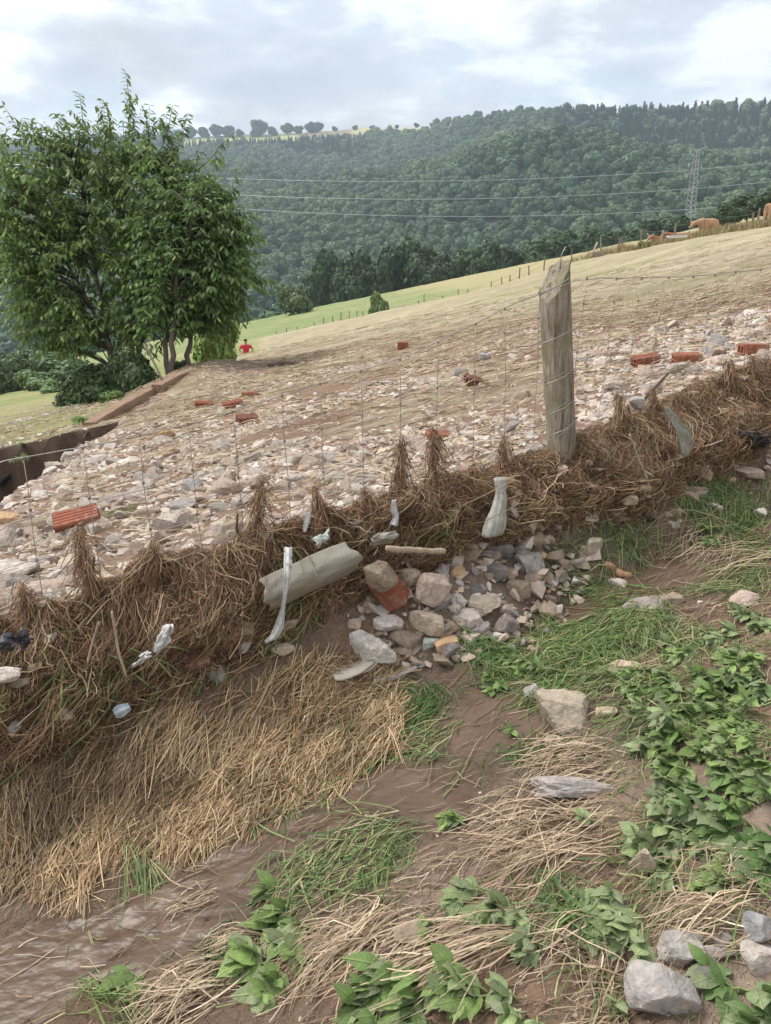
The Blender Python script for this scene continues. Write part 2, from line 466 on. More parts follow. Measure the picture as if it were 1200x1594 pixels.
# ------------------------------------------------------------------ ground
def build_ground():
    aa = np.concatenate([np.linspace(-180, -34, 24)[:-1], np.linspace(-34, 34, 430), np.linspace(34, 180, 24)[1:-1]])
    rr = np.concatenate([np.linspace(0.02, 0.9, 16)[:-1], np.exp(np.linspace(math.log(0.9), math.log(6.5), 430))[:-1],
                         np.exp(np.linspace(math.log(6.5), math.log(60), 170))[:-1], np.exp(np.linspace(math.log(60), math.log(2600), 120))])
    A, Rr = np.meshgrid(np.radians(aa), rr)
    X = np.sin(A) * Rr; Y = np.cos(A) * Rr
    Z = H(X, Y)
    s, n = to_sn(X, Y)
    na, nr = len(aa), len(rr)
    def c3(*v): return np.array(v, float)
    col = np.zeros(X.shape + (3,))
    def lay(c, w):
        nonlocal col
        w = np.clip(w, 0, 1)[..., None]
        col = col * (1 - w) + np.asarray(c, float) * w
    f1 = fbm(X, Y, 0.7, 4, 41); f2 = fbm(X, Y, 0.16, 3, 42); f3 = fbm(X, Y, 6, 4, 43)
    ca, sa = math.cos(0.32), math.sin(0.32)
    stk = fbm((X * ca + Y * sa) * 0.14, -X * sa + Y * ca, 1.1, 4, 44)
    stk2 = fbm((X * ca + Y * sa) * 0.05, -X * sa + Y * ca, 2.6, 3, 45)
    # dry mown field
    lay((0.385, 0.32, 0.205), np.ones_like(X))
    lay((0.30, 0.305, 0.125), sstep(-0.1, 0.45, stk * 0.8 + f3 * 0.55) * 0.6)
    lay((0.47, 0.395, 0.265), sstep(-0.05, 0.35, stk2) * 0.8)
    lay((0.30, 0.225, 0.15), sstep(0.12, 0.5, stk) * 0.5 * sstep(30, 12, Y))
    # washed rubble zone
    yb = np.interp(X, [-8, -5, -3, 0, 3, 6], [25, 24, 21, 17, 13, 11.5])
    rz = sstep(1.15, 0.75, Y / yb + 0.16 * f3 + 0.1 * f1)
    soil = np.where((f1 > 0)[..., None], c3(0.34, 0.235, 0.168), c3(0.30, 0.19, 0.13))
    lay(soil, rz)
    lay((0.42, 0.335, 0.225), rz * sstep(0.0, 0.40, f1 * 0.7 + stk * 0.7) * 0.8)
    lay((0.22, 0.14, 0.095), rz * sstep(0.25, 0.5, -f2) * 0.7)
    # meadow to the left of the gully, second field
    mead = sstep(-0.5, 0.6, -(X + 3.9 + 0.10 * (Y - 8)) + 0.3 * f1) * sstep(8.2, 8.9, Y) * sstep(58, 50, Y)
    lay((0.25, 0.275, 0.10), mead)
    lay((0.37, 0.33, 0.16), mead * sstep(-0.1, 0.5, f3 + stk * 0.4) * 0.8)
    sec = sstep(56, 62, Y) * sstep(140, 134, Y)
    lay((0.20, 0.25, 0.085), sec)
    lay((0.29, 0.28, 0.13), sec * sstep(-0.1, 0.4, stk + 0.5 * f3) * 0.7)
    lay((0.36, 0.31, 0.155), sec * sstep(4, 13, X * 1.0 - 0.0 * Y + 0.10 * (Y - 75) + 3 * f3))
    # valley and hillside floor, pastures on the plateau
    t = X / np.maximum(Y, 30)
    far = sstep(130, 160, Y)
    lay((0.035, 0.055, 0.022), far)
    Rq = np.interp(t, SKY_T, SKY_R); q = (Y - 260) / (Rq - 260)
    pas = far * sstep(-0.245, -0.235, t) * sstep(-0.098, -0.105, t) * sstep(0.850, 0.860, q) * sstep(0.985, 0.975, q)
    lay((0.36, 0.36, 0.13), pas)
    hea = far * sstep(-0.108, -0.100, t) * sstep(-0.02, -0.03, t) * sstep(0.875, 0.885, q)
    lay((0.22, 0.17, 0.10), hea)
    pa2 = far * sstep(-0.045, -0.035, t) * sstep(0.06, 0.05, t) * sstep(0.930, 0.937, q)
    lay((0.40, 0.37, 0.17), pa2)
    # gully
    dz = np.abs(np.gradient(Z, axis=0)) / np.maximum(np.gradient(Rr, axis=0), 1e-6)
    gz = (X < -2.2) & (Y > 3) & (Y < 10.5) & (-0.76 + 0.2 * X - 0.03 * Y - Z > 0.07)
    gz = gz | np.roll(gz, 1, 0) | np.roll(gz, 2, 0) | np.roll(gz, 1, 1) | np.roll(gz, -1, 1)
    lay((0.085, 0.054, 0.035), gz * 1.0)
    led = np.exp(-((X + 4.25) / 0.5) ** 2 - ((Y - 8.15) / 0.28) ** 2)
    # lane
    lane = sstep(-0.14, 0.02, n) * (Y < 30)
    lay(soil * 0.93, lane)
    lay((0.38, 0.29, 0.22), lane * sstep(-0.1, 0.45, f1 + 0.7 * f2) * 0.85)
    lay((0.24, 0.17, 0.115), lane * sstep(0.1, 0.5, -f1 + 0.4 * f2) * 0.7)
    sn_ = stream_n(s)
    wet = lane * np.exp(-((n - sn_ + 0.06 * f1) / 0.30) ** 2)
    wet = np.maximum(wet, lane * 0.75 * sstep(0.0, 0.4, f1) * sstep(1.1, 0.7, n) * sstep(-1, 0.2, s))
    wet = np.maximum(wet, lane * 0.55 * np.exp(-((n - 1.0) / 0.25) ** 2) * sstep(-1.3, -1.8, s))
    lay((0.17, 0.115, 0.080), wet * 0.92)
    V = np.stack([X, Y, Z], -1).reshape(-1, 3)
    i = np.arange(nr - 1)[:, None] * na + np.arange(na)[None, :]
    j = np.arange(nr - 1)[:, None] * na + (np.arange(na)[None, :] + 1) % na
    F = np.stack([i, i + na, j + na, j], -1).reshape(-1, 4)
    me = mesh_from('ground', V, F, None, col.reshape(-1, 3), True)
    at_ = me.attributes.new('wet', 'FLOAT', 'POINT'); at_.data.foreach_set('value', wet.ravel().astype(np.float32))
    m, nt, b = nodes_of('earth')
    c = attr(nt, 'col').outputs['Color']
    c = vary(nt, c, nz(nt, 55, 6, 0.65), 0.72, 1.26)
    c = vary(nt, c, nz(nt, 3.2, 6, 0.6), 0.86, 1.14)
    c = vary(nt, c, nz(nt, 0.9, 8, 0.7), 0.82, 1.18)
    w = attr(nt, 'wet').outputs['Fac']
    grit = nz(nt, 160, 3, 0.6)
    c = mixc(nt, rmp(nt, grit, [(0.60, 0.0), (0.70, 0.65)]), c, mixc(nt, w, (0.46, 0.39, 0.33), (0.2, 0.14, 0.1)))
    nt.links.new(c, b.inputs['Base Color'])
    nt.links.new(rmp(nt, w, [(0.35, 0.92), (0.70, 0.22)]), b.inputs['Roughness'])
    b.inputs['Specular IOR Level'].default_value = 0.35
    ad = nt.nodes.new('ShaderNodeMath'); ad.operation = 'ADD'
    nt.links.new(nz(nt, 26, 8, 0.7), ad.inputs[0]); nt.links.new(grit, ad.inputs[1])
    bump(nt, b, ad.outputs[0], 0.9, 0.022)
    me.materials.append(m)
    tag(obj('ground', me), kind='structure')
build_ground()

def build_water():
    ss = np.linspace(-3.4, 1.6, 520); uu = np.linspace(-1, 1, 90)
    S, U = np.meshgrid(ss, uu, indexing='ij')
    hw = np.interp(S, [-4, -2.2, -1.6, -1.2, -0.9, -0.6, -0.2, 0.3, 1.6], [0.36, 0.33, 0.26, 0.25, 0.26, 0.22, 0.25, 0.22, 0.15])
    N = stream_n(S) + U * hw
    X, Y = to_xy(S, N)
    Lc = -1.11 + 0.157 * S + 0.05 * np.clip(stream_n(S) - 0.8, 0, 3)
    dep = np.interp(S, [-4, -1.6, -1.0, -0.7, -0.5, -0.2, 0.1, 0.4, 1.6], [-0.026, -0.024, -0.022, -0.020, -0.006, 0.0, -0.002, -0.008, -0.022])
    Z = Lc + dep + 0.20 * (1 - sstep(0.05, 0.42, stream_n(S))) + 0.010 * fbm(X, Y, 0.5, 2, 21)
    Z = Z + 0.0050 * fbm(S * 0.6, N, 0.036, 3, 51) * np.clip(0.25 + 2.2 * fbm(S, N, 0.30, 2, 53), 0.03, 1.4) + 0.0006 * fbm(S, N * 0.7, 0.02, 2, 52)
    a, bN = S.shape
    i = np.arange(a - 1)[:, None] * bN + np.arange(bN - 1)[None, :]
    F = np.stack([i, i + 1, i + bN + 1, i + bN], -1).reshape(-1, 4)
    me = mesh_from('muddy_water', np.stack([X, Y, Z], -1).reshape(-1, 3), F, None, None, True)
    m, nt, b = nodes_of('muddy_water')
    c = rmp(nt, nz(nt, 7, 5, 0.6), [(0.35, (0.095, 0.062, 0.043)), (0.65, (0.145, 0.098, 0.070))])
    nt.links.new(c, b.inputs['Base Color'])
    b.inputs['Roughness'].default_value = 0.30; b.inputs['IOR'].default_value = 1.34
    bump(nt, b, nz(nt, 22, 2, 0.5, 'Object', (1.0, 1.6, 1)), 0.5, 0.008)
    me.materials.append(m)
    tag(obj('muddy_water', me), kind='structure')
build_water()

# ------------------------------------------------------------------ broadleaf crowns
def crown_mesh(name, seed, ntri, size, lumps=12, flat=0.8, shrub=False):
    g = np.random.default_rng(seed)
    # lumps inside an egg of radius 1, base at z=0, top at z=2*flat
    c = norm(g.normal(size=(lumps, 3))) * g.uniform(0.35, 0.68, (lumps, 1))
    c[0] = 0
    r = g.uniform(0.30, 0.46, lumps); r[0] = 0.62
    k = g.choice(lumps, ntri, p=(r ** 2 / (r ** 2).sum()))
    d = norm(g.normal(size=(ntri, 3)) + np.array([0, 0, 0.25]))
    p = c[k] + d * (r[k] * g.uniform(0.75, 1.08, ntri))[:, None]
    p[:, 2] = p[:, 2] * flat + flat * 0.95
    nrm = norm(d + g.normal(size=(ntri, 3)) * 0.55 + np.array([0, 0, 0.35]))
    a = norm(np.cross(nrm, g.normal(size=(ntri, 3)))); b = np.cross(nrm, a)
    sz = size * g.uniform(0.6, 1.4, ntri)[:, None]
    V = np.stack([p - a * sz - b * sz * 0.5, p + a * sz * 0.9 - b * sz * 0.4, p + b * sz], 1).reshape(-1, 3)
    F = np.arange(ntri * 3).reshape(-1, 3)
    iv, if_ = ico(2)
    cv = [V]; cf = [F]; off = len(V)
    for q in range(lumps):
        w = iv * (r[q] * 0.80) + c[q]
        w[:, 2] = w[:, 2] * flat + flat * 0.95
        cv.append(w); cf.append(if_ + off); off += len(w)
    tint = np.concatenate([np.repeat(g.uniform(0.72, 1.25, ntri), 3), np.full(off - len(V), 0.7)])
    return mesh_from(name, np.concatenate(cv), np.concatenate(cf), None, np.repeat(tint[:, None], 3, 1), False)
def crown_mat(name, instancer=False):
    m, nt, b = nodes_of(name)
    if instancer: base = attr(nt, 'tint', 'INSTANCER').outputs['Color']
    else: base = nt.nodes.new('ShaderNodeObjectInfo').outputs['Color']
    c = mixc(nt, 1.0, base, attr(nt, 'col').outputs['Color'], 'MULTIPLY')
    c = vary(nt, c, nz(nt, 2.2, 3), 0.75, 1.25)
    nt.links.new(c, b.inputs['Base Color']); b.inputs['Roughness'].default_value = 0.6
    b.inputs['Specular IOR Level'].default_value = 0.25
    return m
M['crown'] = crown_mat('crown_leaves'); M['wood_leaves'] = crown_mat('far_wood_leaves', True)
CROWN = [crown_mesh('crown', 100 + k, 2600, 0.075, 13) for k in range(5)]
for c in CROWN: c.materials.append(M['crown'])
def trunk_mesh(seed, h, r):
    g = np.random.default_rng(seed)
    zs = np.linspace(-0.4, h, 7)
    P = np.stack([np.cumsum(g.normal(0, 0.05 * h / 7, 7)), np.cumsum(g.normal(0, 0.05 * h / 7, 7)), zs], -1)
    b = Bag().tube(P, np.linspace(r, r * 0.45, 7), 7)
    for k in range(5):
        p0 = P[3 + k % 3]; a = g.uniform(0, 6.28); l = h * g.uniform(0.3, 0.55)
        q = np.stack([p0 + np.array([math.cos(a), math.sin(a), 0.9]) * l * u + np.array([0, 0, 0.15 * l * u * u]) for u in np.linspace(0, 1, 4)])
        b.tube(q, np.linspace(r * 0.4, r * 0.12, 4), 5)
    return b.mesh('trunk', M['bark'], True)
TRUNK = [trunk_mesh(60 + k, 1.0, 0.06) for k in range(3)]
def tree(name, label, loc, h, w, color, group=None, cat='tree', k=0, low=0.12):
    t = empty(name, loc, (k * 2.399) % 6.283)
    tag(t, label, cat, group)
    tr = obj('trunk', TRUNK[k % 3], t, color=(0.13, 0.11, 0.09)); tr.scale = (h * 0.6, h * 0.6, h * 0.6)
    c = obj('crown', CROWN[k % 5], t, (0, 0, h * low), color=color)
    c.scale = (w / 2, w / 2, h * (1 - low) / 1.62)
    return t
def place_tree(px, top, Z, wpx, name, label, color, group=None, cat='tree', k=0, low=0.1):
    p = at_z(px, top, Z)
    g = ground(p.x, p.y)
    return tree(name, label, (p.x, p.y, g - 0.1), p.z - g + 0.1, wpx * Z / FOC, color, group, cat, k, low)

rg = np.random.default_rng(5)
ORD = ['leftmost'] + 'second third fourth fifth sixth seventh eighth ninth tenth eleventh twelfth thirteenth fourteenth fifteenth sixteenth seventeenth eighteenth nineteenth twentieth twenty-first twenty-second twenty-third twenty-fourth twenty-fifth twenty-sixth twenty-seventh twenty-eighth twenty-ninth thirtieth'.split()
row = [(488, 402, 150, 60), (522, 386, 156, 78), (566, 377, 150, 86), (612, 372, 156, 92), (655, 368, 150, 84), (694, 384, 146, 66), (733, 377, 152, 80),
       (775, 372, 147, 72), (812, 372, 154, 78), (850, 364, 148, 74), (886, 352, 152, 80), (925, 352, 146, 72), (962, 344, 152, 80), (1000, 348, 146, 76),
       (1036, 332, 150, 84), (1072, 330, 146, 76), (590, 400, 141, 56), (676, 400, 140, 60), (540, 412, 140, 60), (752, 396, 140, 54), (835, 385, 140, 52)]
for i, (px, top, Z, w) in enumerate(sorted(row)):
    d = rg.uniform(0.75, 1.2)
    place_tree(px, top, Z, w * 1.15, 'dense_tree', ORD[i] + ' dark broadleaf tree from the left in the row behind the second field', (0.05 * d, 0.088 * d, 0.034 * d), 'dark trees in a row behind the second field', k=i)
for i, (px, top, Z, w) in enumerate([(1120, 330, 104, 50), (1138, 312, 96, 66), (1168, 298, 100, 76), (1200, 290, 96, 80)]):
    place_tree(px, top, Z, w, 'dense_tree', ORD[i] + ' dark green tree from the left behind the grazing cows', (0.052, 0.088, 0.032), 'dark trees behind the grazing cows', k=i + 2)
place_tree(456, 442, 112, 72, 'round_bush', 'large rounded pale green bush at the foot of the dark trees', (0.125, 0.175, 0.075), cat='bush', k=1, low=-0.2)
place_tree(588, 448, 64, 40, 'small_tree', 'small lone green shrub on the bank between the two fields', (0.14, 0.20, 0.065), cat='shrub', k=3, low=-0.15)
place_tree(650, 476, 66, 22, 'low_bush', 'tiny dark bush at the edge of the green field', (0.06, 0.08, 0.035), cat='bush', k=4, low=-0.2)
for i, (px, top, Z, w, c) in enumerate([(10, 540, 44, 90, (0.085, 0.125, 0.06)), (55, 575, 40, 82, (0.11, 0.16, 0.065)), (100, 545, 46, 110, (0.075, 0.115, 0.05)), (-40, 560, 42, 90, (0.09, 0.13, 0.06)),
                                      (60, 535, 52, 110, (0.10, 0.145, 0.07)), (150, 560, 42, 100, (0.07, 0.11, 0.045)), (85, 590, 37, 70, (0.11, 0.165, 0.06))]):
    place_tree(px, top, Z, w, 'hedge_tree', ('soft dark bushy tree at the left edge of the meadow hedge', 'bright low bush at the front of the meadow hedge', 'grey green tree rising behind the meadow hedge', 'hedge tree cut by the left picture edge', 'pale tree at the back of the meadow hedge', 'hedge tree nearest the big leafy tree', 'small bright bush at the right front of the meadow hedge')[i], tuple(1.4 * q for q in c), 'bushy trees in the hedge beyond the left meadow', k=i, low=-0.22)
# shrubs under the big trees
for i, (px, top, Z, w, c, lab) in enumerate([
        (330, 470, 17.0, 100, (0.24, 0.33, 0.10), 'bright rounded green bush right of the twin trees'),
        (205, 540, 14.2, 92, (0.07, 0.105, 0.045), 'dark shrub at the foot of the leafy tree trunks'),
        (150, 556, 15.0, 110, (0.068, 0.105, 0.042), 'dark spreading shrub left of the tree trunks'),
        (120, 580, 16.5, 100, (0.055, 0.085, 0.03), 'low green shrub on the meadow edge under the big tree'),
        (175, 604, 13.0, 56, (0.10, 0.15, 0.04), 'small bright shrub behind the timber beam'),
        (280, 556, 16.0, 60, (0.06, 0.09, 0.035), 'small shrub between the trunks and the far beam'),
        (128, 648, 11.0, 46, (0.12, 0.19, 0.045), 'low bright green weeds before the near beam end')]):
    place_tree(px, top, Z, w, 'shrub', lab, tuple(1.35 * q for q in c), cat='shrub', k=i, low=-0.22)
# trees along the skyline
sk = [(318, 197, 22), (334, 200, 16), (350, 196, 18), (366, 198, 16), (382, 197, 20), (398, 194, 20), (412, 200, 13), (438, 190, 26), (455, 198, 14), (474, 193, 18), (488, 189, 14), (505, 187, 18), (514, 190, 16),
      (535, 189, 8), (561, 186, 8), (583, 194, 7), (606, 192, 6), (615, 192, 6), (640, 193, 8), (664, 191, 7), (676, 188, 10), (210, 207, 22), (228, 206, 20), (20, 210, 26), (50, 208, 26), (250, 204, 20), (275, 202, 22), (295, 198, 18)]
for i, (px, top, w) in enumerate(sorted(sk)):
    u = (px - 600) / FOC
    Z = float(np.interp(u, SKY_T, SKY_R)) * 0.985
    y_ = Z; x_ = u * y_ * 1.10
    ww = w * 1.15 * Z * 1.05 / FOC
    g_ = ground(x_, y_)
    ht = float(np.clip(at_z(px, top, Z * 0.955).z - g_, ww * 0.42, ww * 0.75))
    tree('skyline_tree', ORD[i] + ' small tree from the left along the plateau skyline', (x_, y_, g_ - 0.5), ht, ww, (0.045, 0.065, 0.034), 'small trees along the plateau skyline', 'tree', i, -0.12)

# ------------------------------------------------------------------ the wooded hillside: one mass of crowns
def wood_crown_mesh(name, seed):
    g = np.random.default_rng(seed)
    lumps = 8
    c = norm(g.normal(size=(lumps, 3)) + [0, 0, .3]) * g.uniform(0.35, 0.6, (lumps, 1)); c[0] = 0
    r = g.uniform(0.32, 0.5, lumps); r[0] = 0.66
    k = g.choice(lumps, 480, p=(r ** 2 / (r ** 2).sum()))
    d = norm(g.normal(size=(480, 3)) + np.array([0, 0, 0.35]))
    p = c[k] + d * (r[k] * g.uniform(0.93, 1.07, 480))[:, None]
    nr = norm(d + g.normal(size=d.shape) * 0.32)
    a = norm(np.cross(nr, g.normal(size=d.shape))); b = np.cross(nr, a)
    sz = 0.13 * g.uniform(0.6, 1.3, 480)[:, None]
    V = np.stack([p - a * sz - b * sz * 0.6, p + a * sz - b * sz * 0.5, p + b * sz], 1).reshape(-1, 3)
    iv, if_ = ico(2)
    cv, cf, off = [V], [np.arange(1440).reshape(-1, 3)], 1440
    for q in range(lumps):
        cv.append(iv * r[q] * 0.95 + c[q]); cf.append(if_ + off); off += len(iv)
    V = np.concatenate(cv); V[:, 2] = V[:, 2] * 0.85 + 0.85
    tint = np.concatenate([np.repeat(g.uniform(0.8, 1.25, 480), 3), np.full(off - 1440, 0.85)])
    return mesh_from(name, V, np.concatenate(cf), None, np.repeat(tint[:, None], 3, 1), False)
def build_forest():
    g = np.random.default_rng(9)
    sp = 9.2
    gx, gy = np.meshgrid(np.arange(-1000, 1000, sp), np.arange(165, 1560, sp))
    x = (gx + g.uniform(-.42, .42, gx.shape) * sp).ravel(); y = (gy + g.uniform(-.42, .42, gy.shape) * sp).ravel()
    t = x / y
    Rq = np.interp(t, SKY_T, SKY_R); q = (y - 260) / (Rq - 260)
    keep = (np.abs(t) < 0.62) & (q < 1.005)
    pas = (t > -0.24) & (t < -0.10) & (q > 0.855 + 0.03 * fbm(x, y, 120, 2, 66))
    hea = (t > -0.105) & (t < -0.02) & (q > 0.88 + 0.03 * fbm(x, y, 120, 2, 66))
    pa2 = (t > -0.04) & (t < 0.055) & (q > 0.935)
    keep &= ~(pas | hea | pa2)
    keep &= ~((y < 190) & (x > 0))
    x, y, t, q = x[keep], y[keep], t[keep], q[keep]
    z = H(x, y, False)
    n = len(x)
    f = 1.5 * fbm(x, y, 170, 3, 61)
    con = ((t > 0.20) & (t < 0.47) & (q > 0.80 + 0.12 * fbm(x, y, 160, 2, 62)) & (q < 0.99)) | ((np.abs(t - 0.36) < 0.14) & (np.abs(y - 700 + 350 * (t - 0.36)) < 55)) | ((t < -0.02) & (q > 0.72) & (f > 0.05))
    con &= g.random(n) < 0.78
    scl = np.where(con, g.uniform(0.8, 1.15, n), g.uniform(0.8, 1.35, n)) * 6.4
    scl = np.where((t > 0.36) & (t < 0.41) & (q > 0.95), scl * 1.2, scl) * np.where(con, 0.85, 1.0)
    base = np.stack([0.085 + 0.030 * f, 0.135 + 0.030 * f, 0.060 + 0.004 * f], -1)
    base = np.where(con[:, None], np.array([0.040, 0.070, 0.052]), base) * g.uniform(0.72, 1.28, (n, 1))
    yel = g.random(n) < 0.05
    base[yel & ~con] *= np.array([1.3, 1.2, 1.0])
    me = bpy.data.meshes.new('hillside_wood')
    me.vertices.add(n)
    me.vertices.foreach_set('co', np.stack([x, y, z - 3.5], -1).astype(np.float32).ravel())
    def fa(nm, typ, arr, key):
        a = me.attributes.new(nm, typ, 'POINT'); a.data.foreach_set(key, np.ascontiguousarray(arr).ravel())
    fa('scl', 'FLOAT_VECTOR', np.stack([scl, scl, scl * np.where(con, 1.25, g.uniform(0.85, 1.25, n))], -1).astype(np.float32), 'vector')
    fa('rot', 'FLOAT_VECTOR', np.stack([0 * x, 0 * x, g.uniform(0, 6.28, n)], -1).astype(np.float32), 'vector')
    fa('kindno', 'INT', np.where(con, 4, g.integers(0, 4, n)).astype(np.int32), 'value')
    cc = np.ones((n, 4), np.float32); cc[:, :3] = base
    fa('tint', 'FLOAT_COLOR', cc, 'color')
    lib = bpy.data.collections.new('crown_shapes')
    for k in range(4):
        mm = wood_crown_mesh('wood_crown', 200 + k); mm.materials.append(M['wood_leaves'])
        o = bpy.data.objects.new('wood_crown_%s' % 'abcd'[k], mm); lib.objects.link(o)
    gg = np.random.default_rng(3)
    nt_ = 260
    hh = gg.uniform(0, 1, nt_) ** 0.8
    an = gg.uniform(0, 6.28, nt_); rad = (1 - hh) * 0.62 * gg.uniform(0.6, 1.1, nt_) + 0.03
    p = np.stack([np.cos(an) * rad, np.sin(an) * rad, hh * 2.3], -1)
    out = np.stack([np.cos(an), np.sin(an), -0.35 + 0 * an], -1); tn = np.stack([-np.sin(an), np.cos(an), 0 * an], -1)
    V = np.stack([p - tn * 0.11, p + tn * 0.11, p + out * 0.25], 1).reshape(-1, 3)
    cone = [(0, 0, 2.3)] + [(math.cos(a) * 0.45, math.sin(a) * 0.45, 0.1) for a in np.arange(7) * 0.8976]
    V = np.vstack([V, cone]); F = np.vstack([np.arange(nt_ * 3).reshape(-1, 3), [(nt_ * 3, nt_ * 3 + 1 + j, nt_ * 3 + 1 + (j + 1) % 7) for j in range(7)]])
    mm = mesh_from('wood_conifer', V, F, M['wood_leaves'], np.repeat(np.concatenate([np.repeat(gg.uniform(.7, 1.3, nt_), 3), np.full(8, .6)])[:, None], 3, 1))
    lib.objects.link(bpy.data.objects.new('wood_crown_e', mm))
    ng = bpy.data.node_groups.new('wood', 'GeometryNodeTree')
    ng.interface.new_socket('Geometry', in_out='INPUT', socket_type='NodeSocketGeometry')
    ng.interface.new_socket('Geometry', in_out='OUTPUT', socket_type='NodeSocketGeometry')
    N, Lk = ng.nodes, ng.links
    gi, go = N.new('NodeGroupInput'), N.new('NodeGroupOutput')
    inst = N.new('GeometryNodeInstanceOnPoints'); ci = N.new('GeometryNodeCollectionInfo')
    ci.inputs['Collection'].default_value = lib; ci.inputs['Separate Children'].default_value = True; ci.inputs['Reset Children'].default_value = True
    def na(nm, typ):
        a = N.new('GeometryNodeInputNamedAttribute'); a.data_type = typ; a.inputs['Name'].default_value = nm; return a.outputs['Attribute']
    Lk.new(gi.outputs[0], inst.inputs['Points']); Lk.new(ci.outputs[0], inst.inputs['Instance'])
    inst.inputs['Pick Instance'].default_value = True
    Lk.new(na('kindno', 'INT'), inst.inputs['Instance Index'])
    Lk.new(na('scl', 'FLOAT_VECTOR'), inst.inputs['Scale'])
    e2r = N.new('FunctionNodeEulerToRotation'); Lk.new(na('rot', 'FLOAT_VECTOR'), e2r.inputs[0]); Lk.new(e2r.outputs[0], inst.inputs['Rotation'])
    Lk.new(inst.outputs[0], go.inputs[0])
    o = obj('hillside_wood', me)
    md = o.modifiers.new('wood', 'NODES'); md.node_group = ng
    tag(o, 'dense green woodland covering the far hillside', 'woodland', kind='stuff')
build_forest()

# ------------------------------------------------------------------ haze
def build_haze():
    lo, hi = (-1700, -60, -120), (1700, 2000, 420)
    b = Bag().box([(a + c) / 2 for a, c in zip(lo, hi)], [c - a for a, c in zip(lo, hi)])
    m = bpy.data.materials.new('haze'); m.use_nodes = True
    nt = m.node_tree; nt.nodes.clear()
    out = nt.nodes.new('ShaderNodeOutputMaterial'); v = nt.nodes.new('ShaderNodeVolumePrincipled')
    v.inputs['Color'].default_value = (0.72, 0.86, 1.0, 1); v.inputs['Density'].default_value = 0.00026
    v.inputs['Anisotropy'].default_value = 0.2
    nt.links.new(v.outputs[0], out.inputs['Volume'])
    tag(obj('haze', b.mesh('haze', m)), kind='stuff')
HAZE = True
if HAZE: build_haze()

# ------------------------------------------------------------------ the two leafy trees at the left
def leaf_template():
    xs = [0.0, 0.30, 0.36, 0.22]; ys = [0.0, 0.32, 0.58, 0.82]
    V = [(0, 0, 0)]
    for x, y in zip(xs[1:], ys[1:]):
        zc = -0.10 * y * y
        V += [(-x * 0.5, y, zc + 0.06), (0, y, zc), (x * 0.5, y, zc + 0.06)]
    V += [(0, 1, -0.14)]
    T = [(0, 2, 1), (0, 3, 2)]
    for k in (1, 4):
        T += [(k, k + 1, k + 4), (k, k + 4, k + 3), (k + 1, k + 2, k + 5), (k + 1, k + 5, k + 4)]
    T += [(7, 8, 10), (8, 9, 10)]
    return np.array(V, float), np.array(T, np.int32)
LT_V, LT_T = leaf_template()
def leaf_batch(P, D, U, L, W, C):
    """P base, D direction of the blade, U up, L length, W width factor"""
    D = norm(D); S = norm(np.cross(D, U)); U = np.cross(S, D)
    V = P[:, None, :] + (LT_V[None, :, 0:1] * W[:, None, None] * S[:, None, :] + LT_V[None, :, 1:2] * D[:, None, :] + LT_V[None, :, 2:3] * U[:, None, :]) * L[:, None, None]
    n = len(P)
    F = (LT_T[None] + (np.arange(n) * len(LT_V))[:, None, None]).reshape(-1, 3)
    return V.reshape(-1, 3), F, np.repeat(C, len(LT_V), 0)
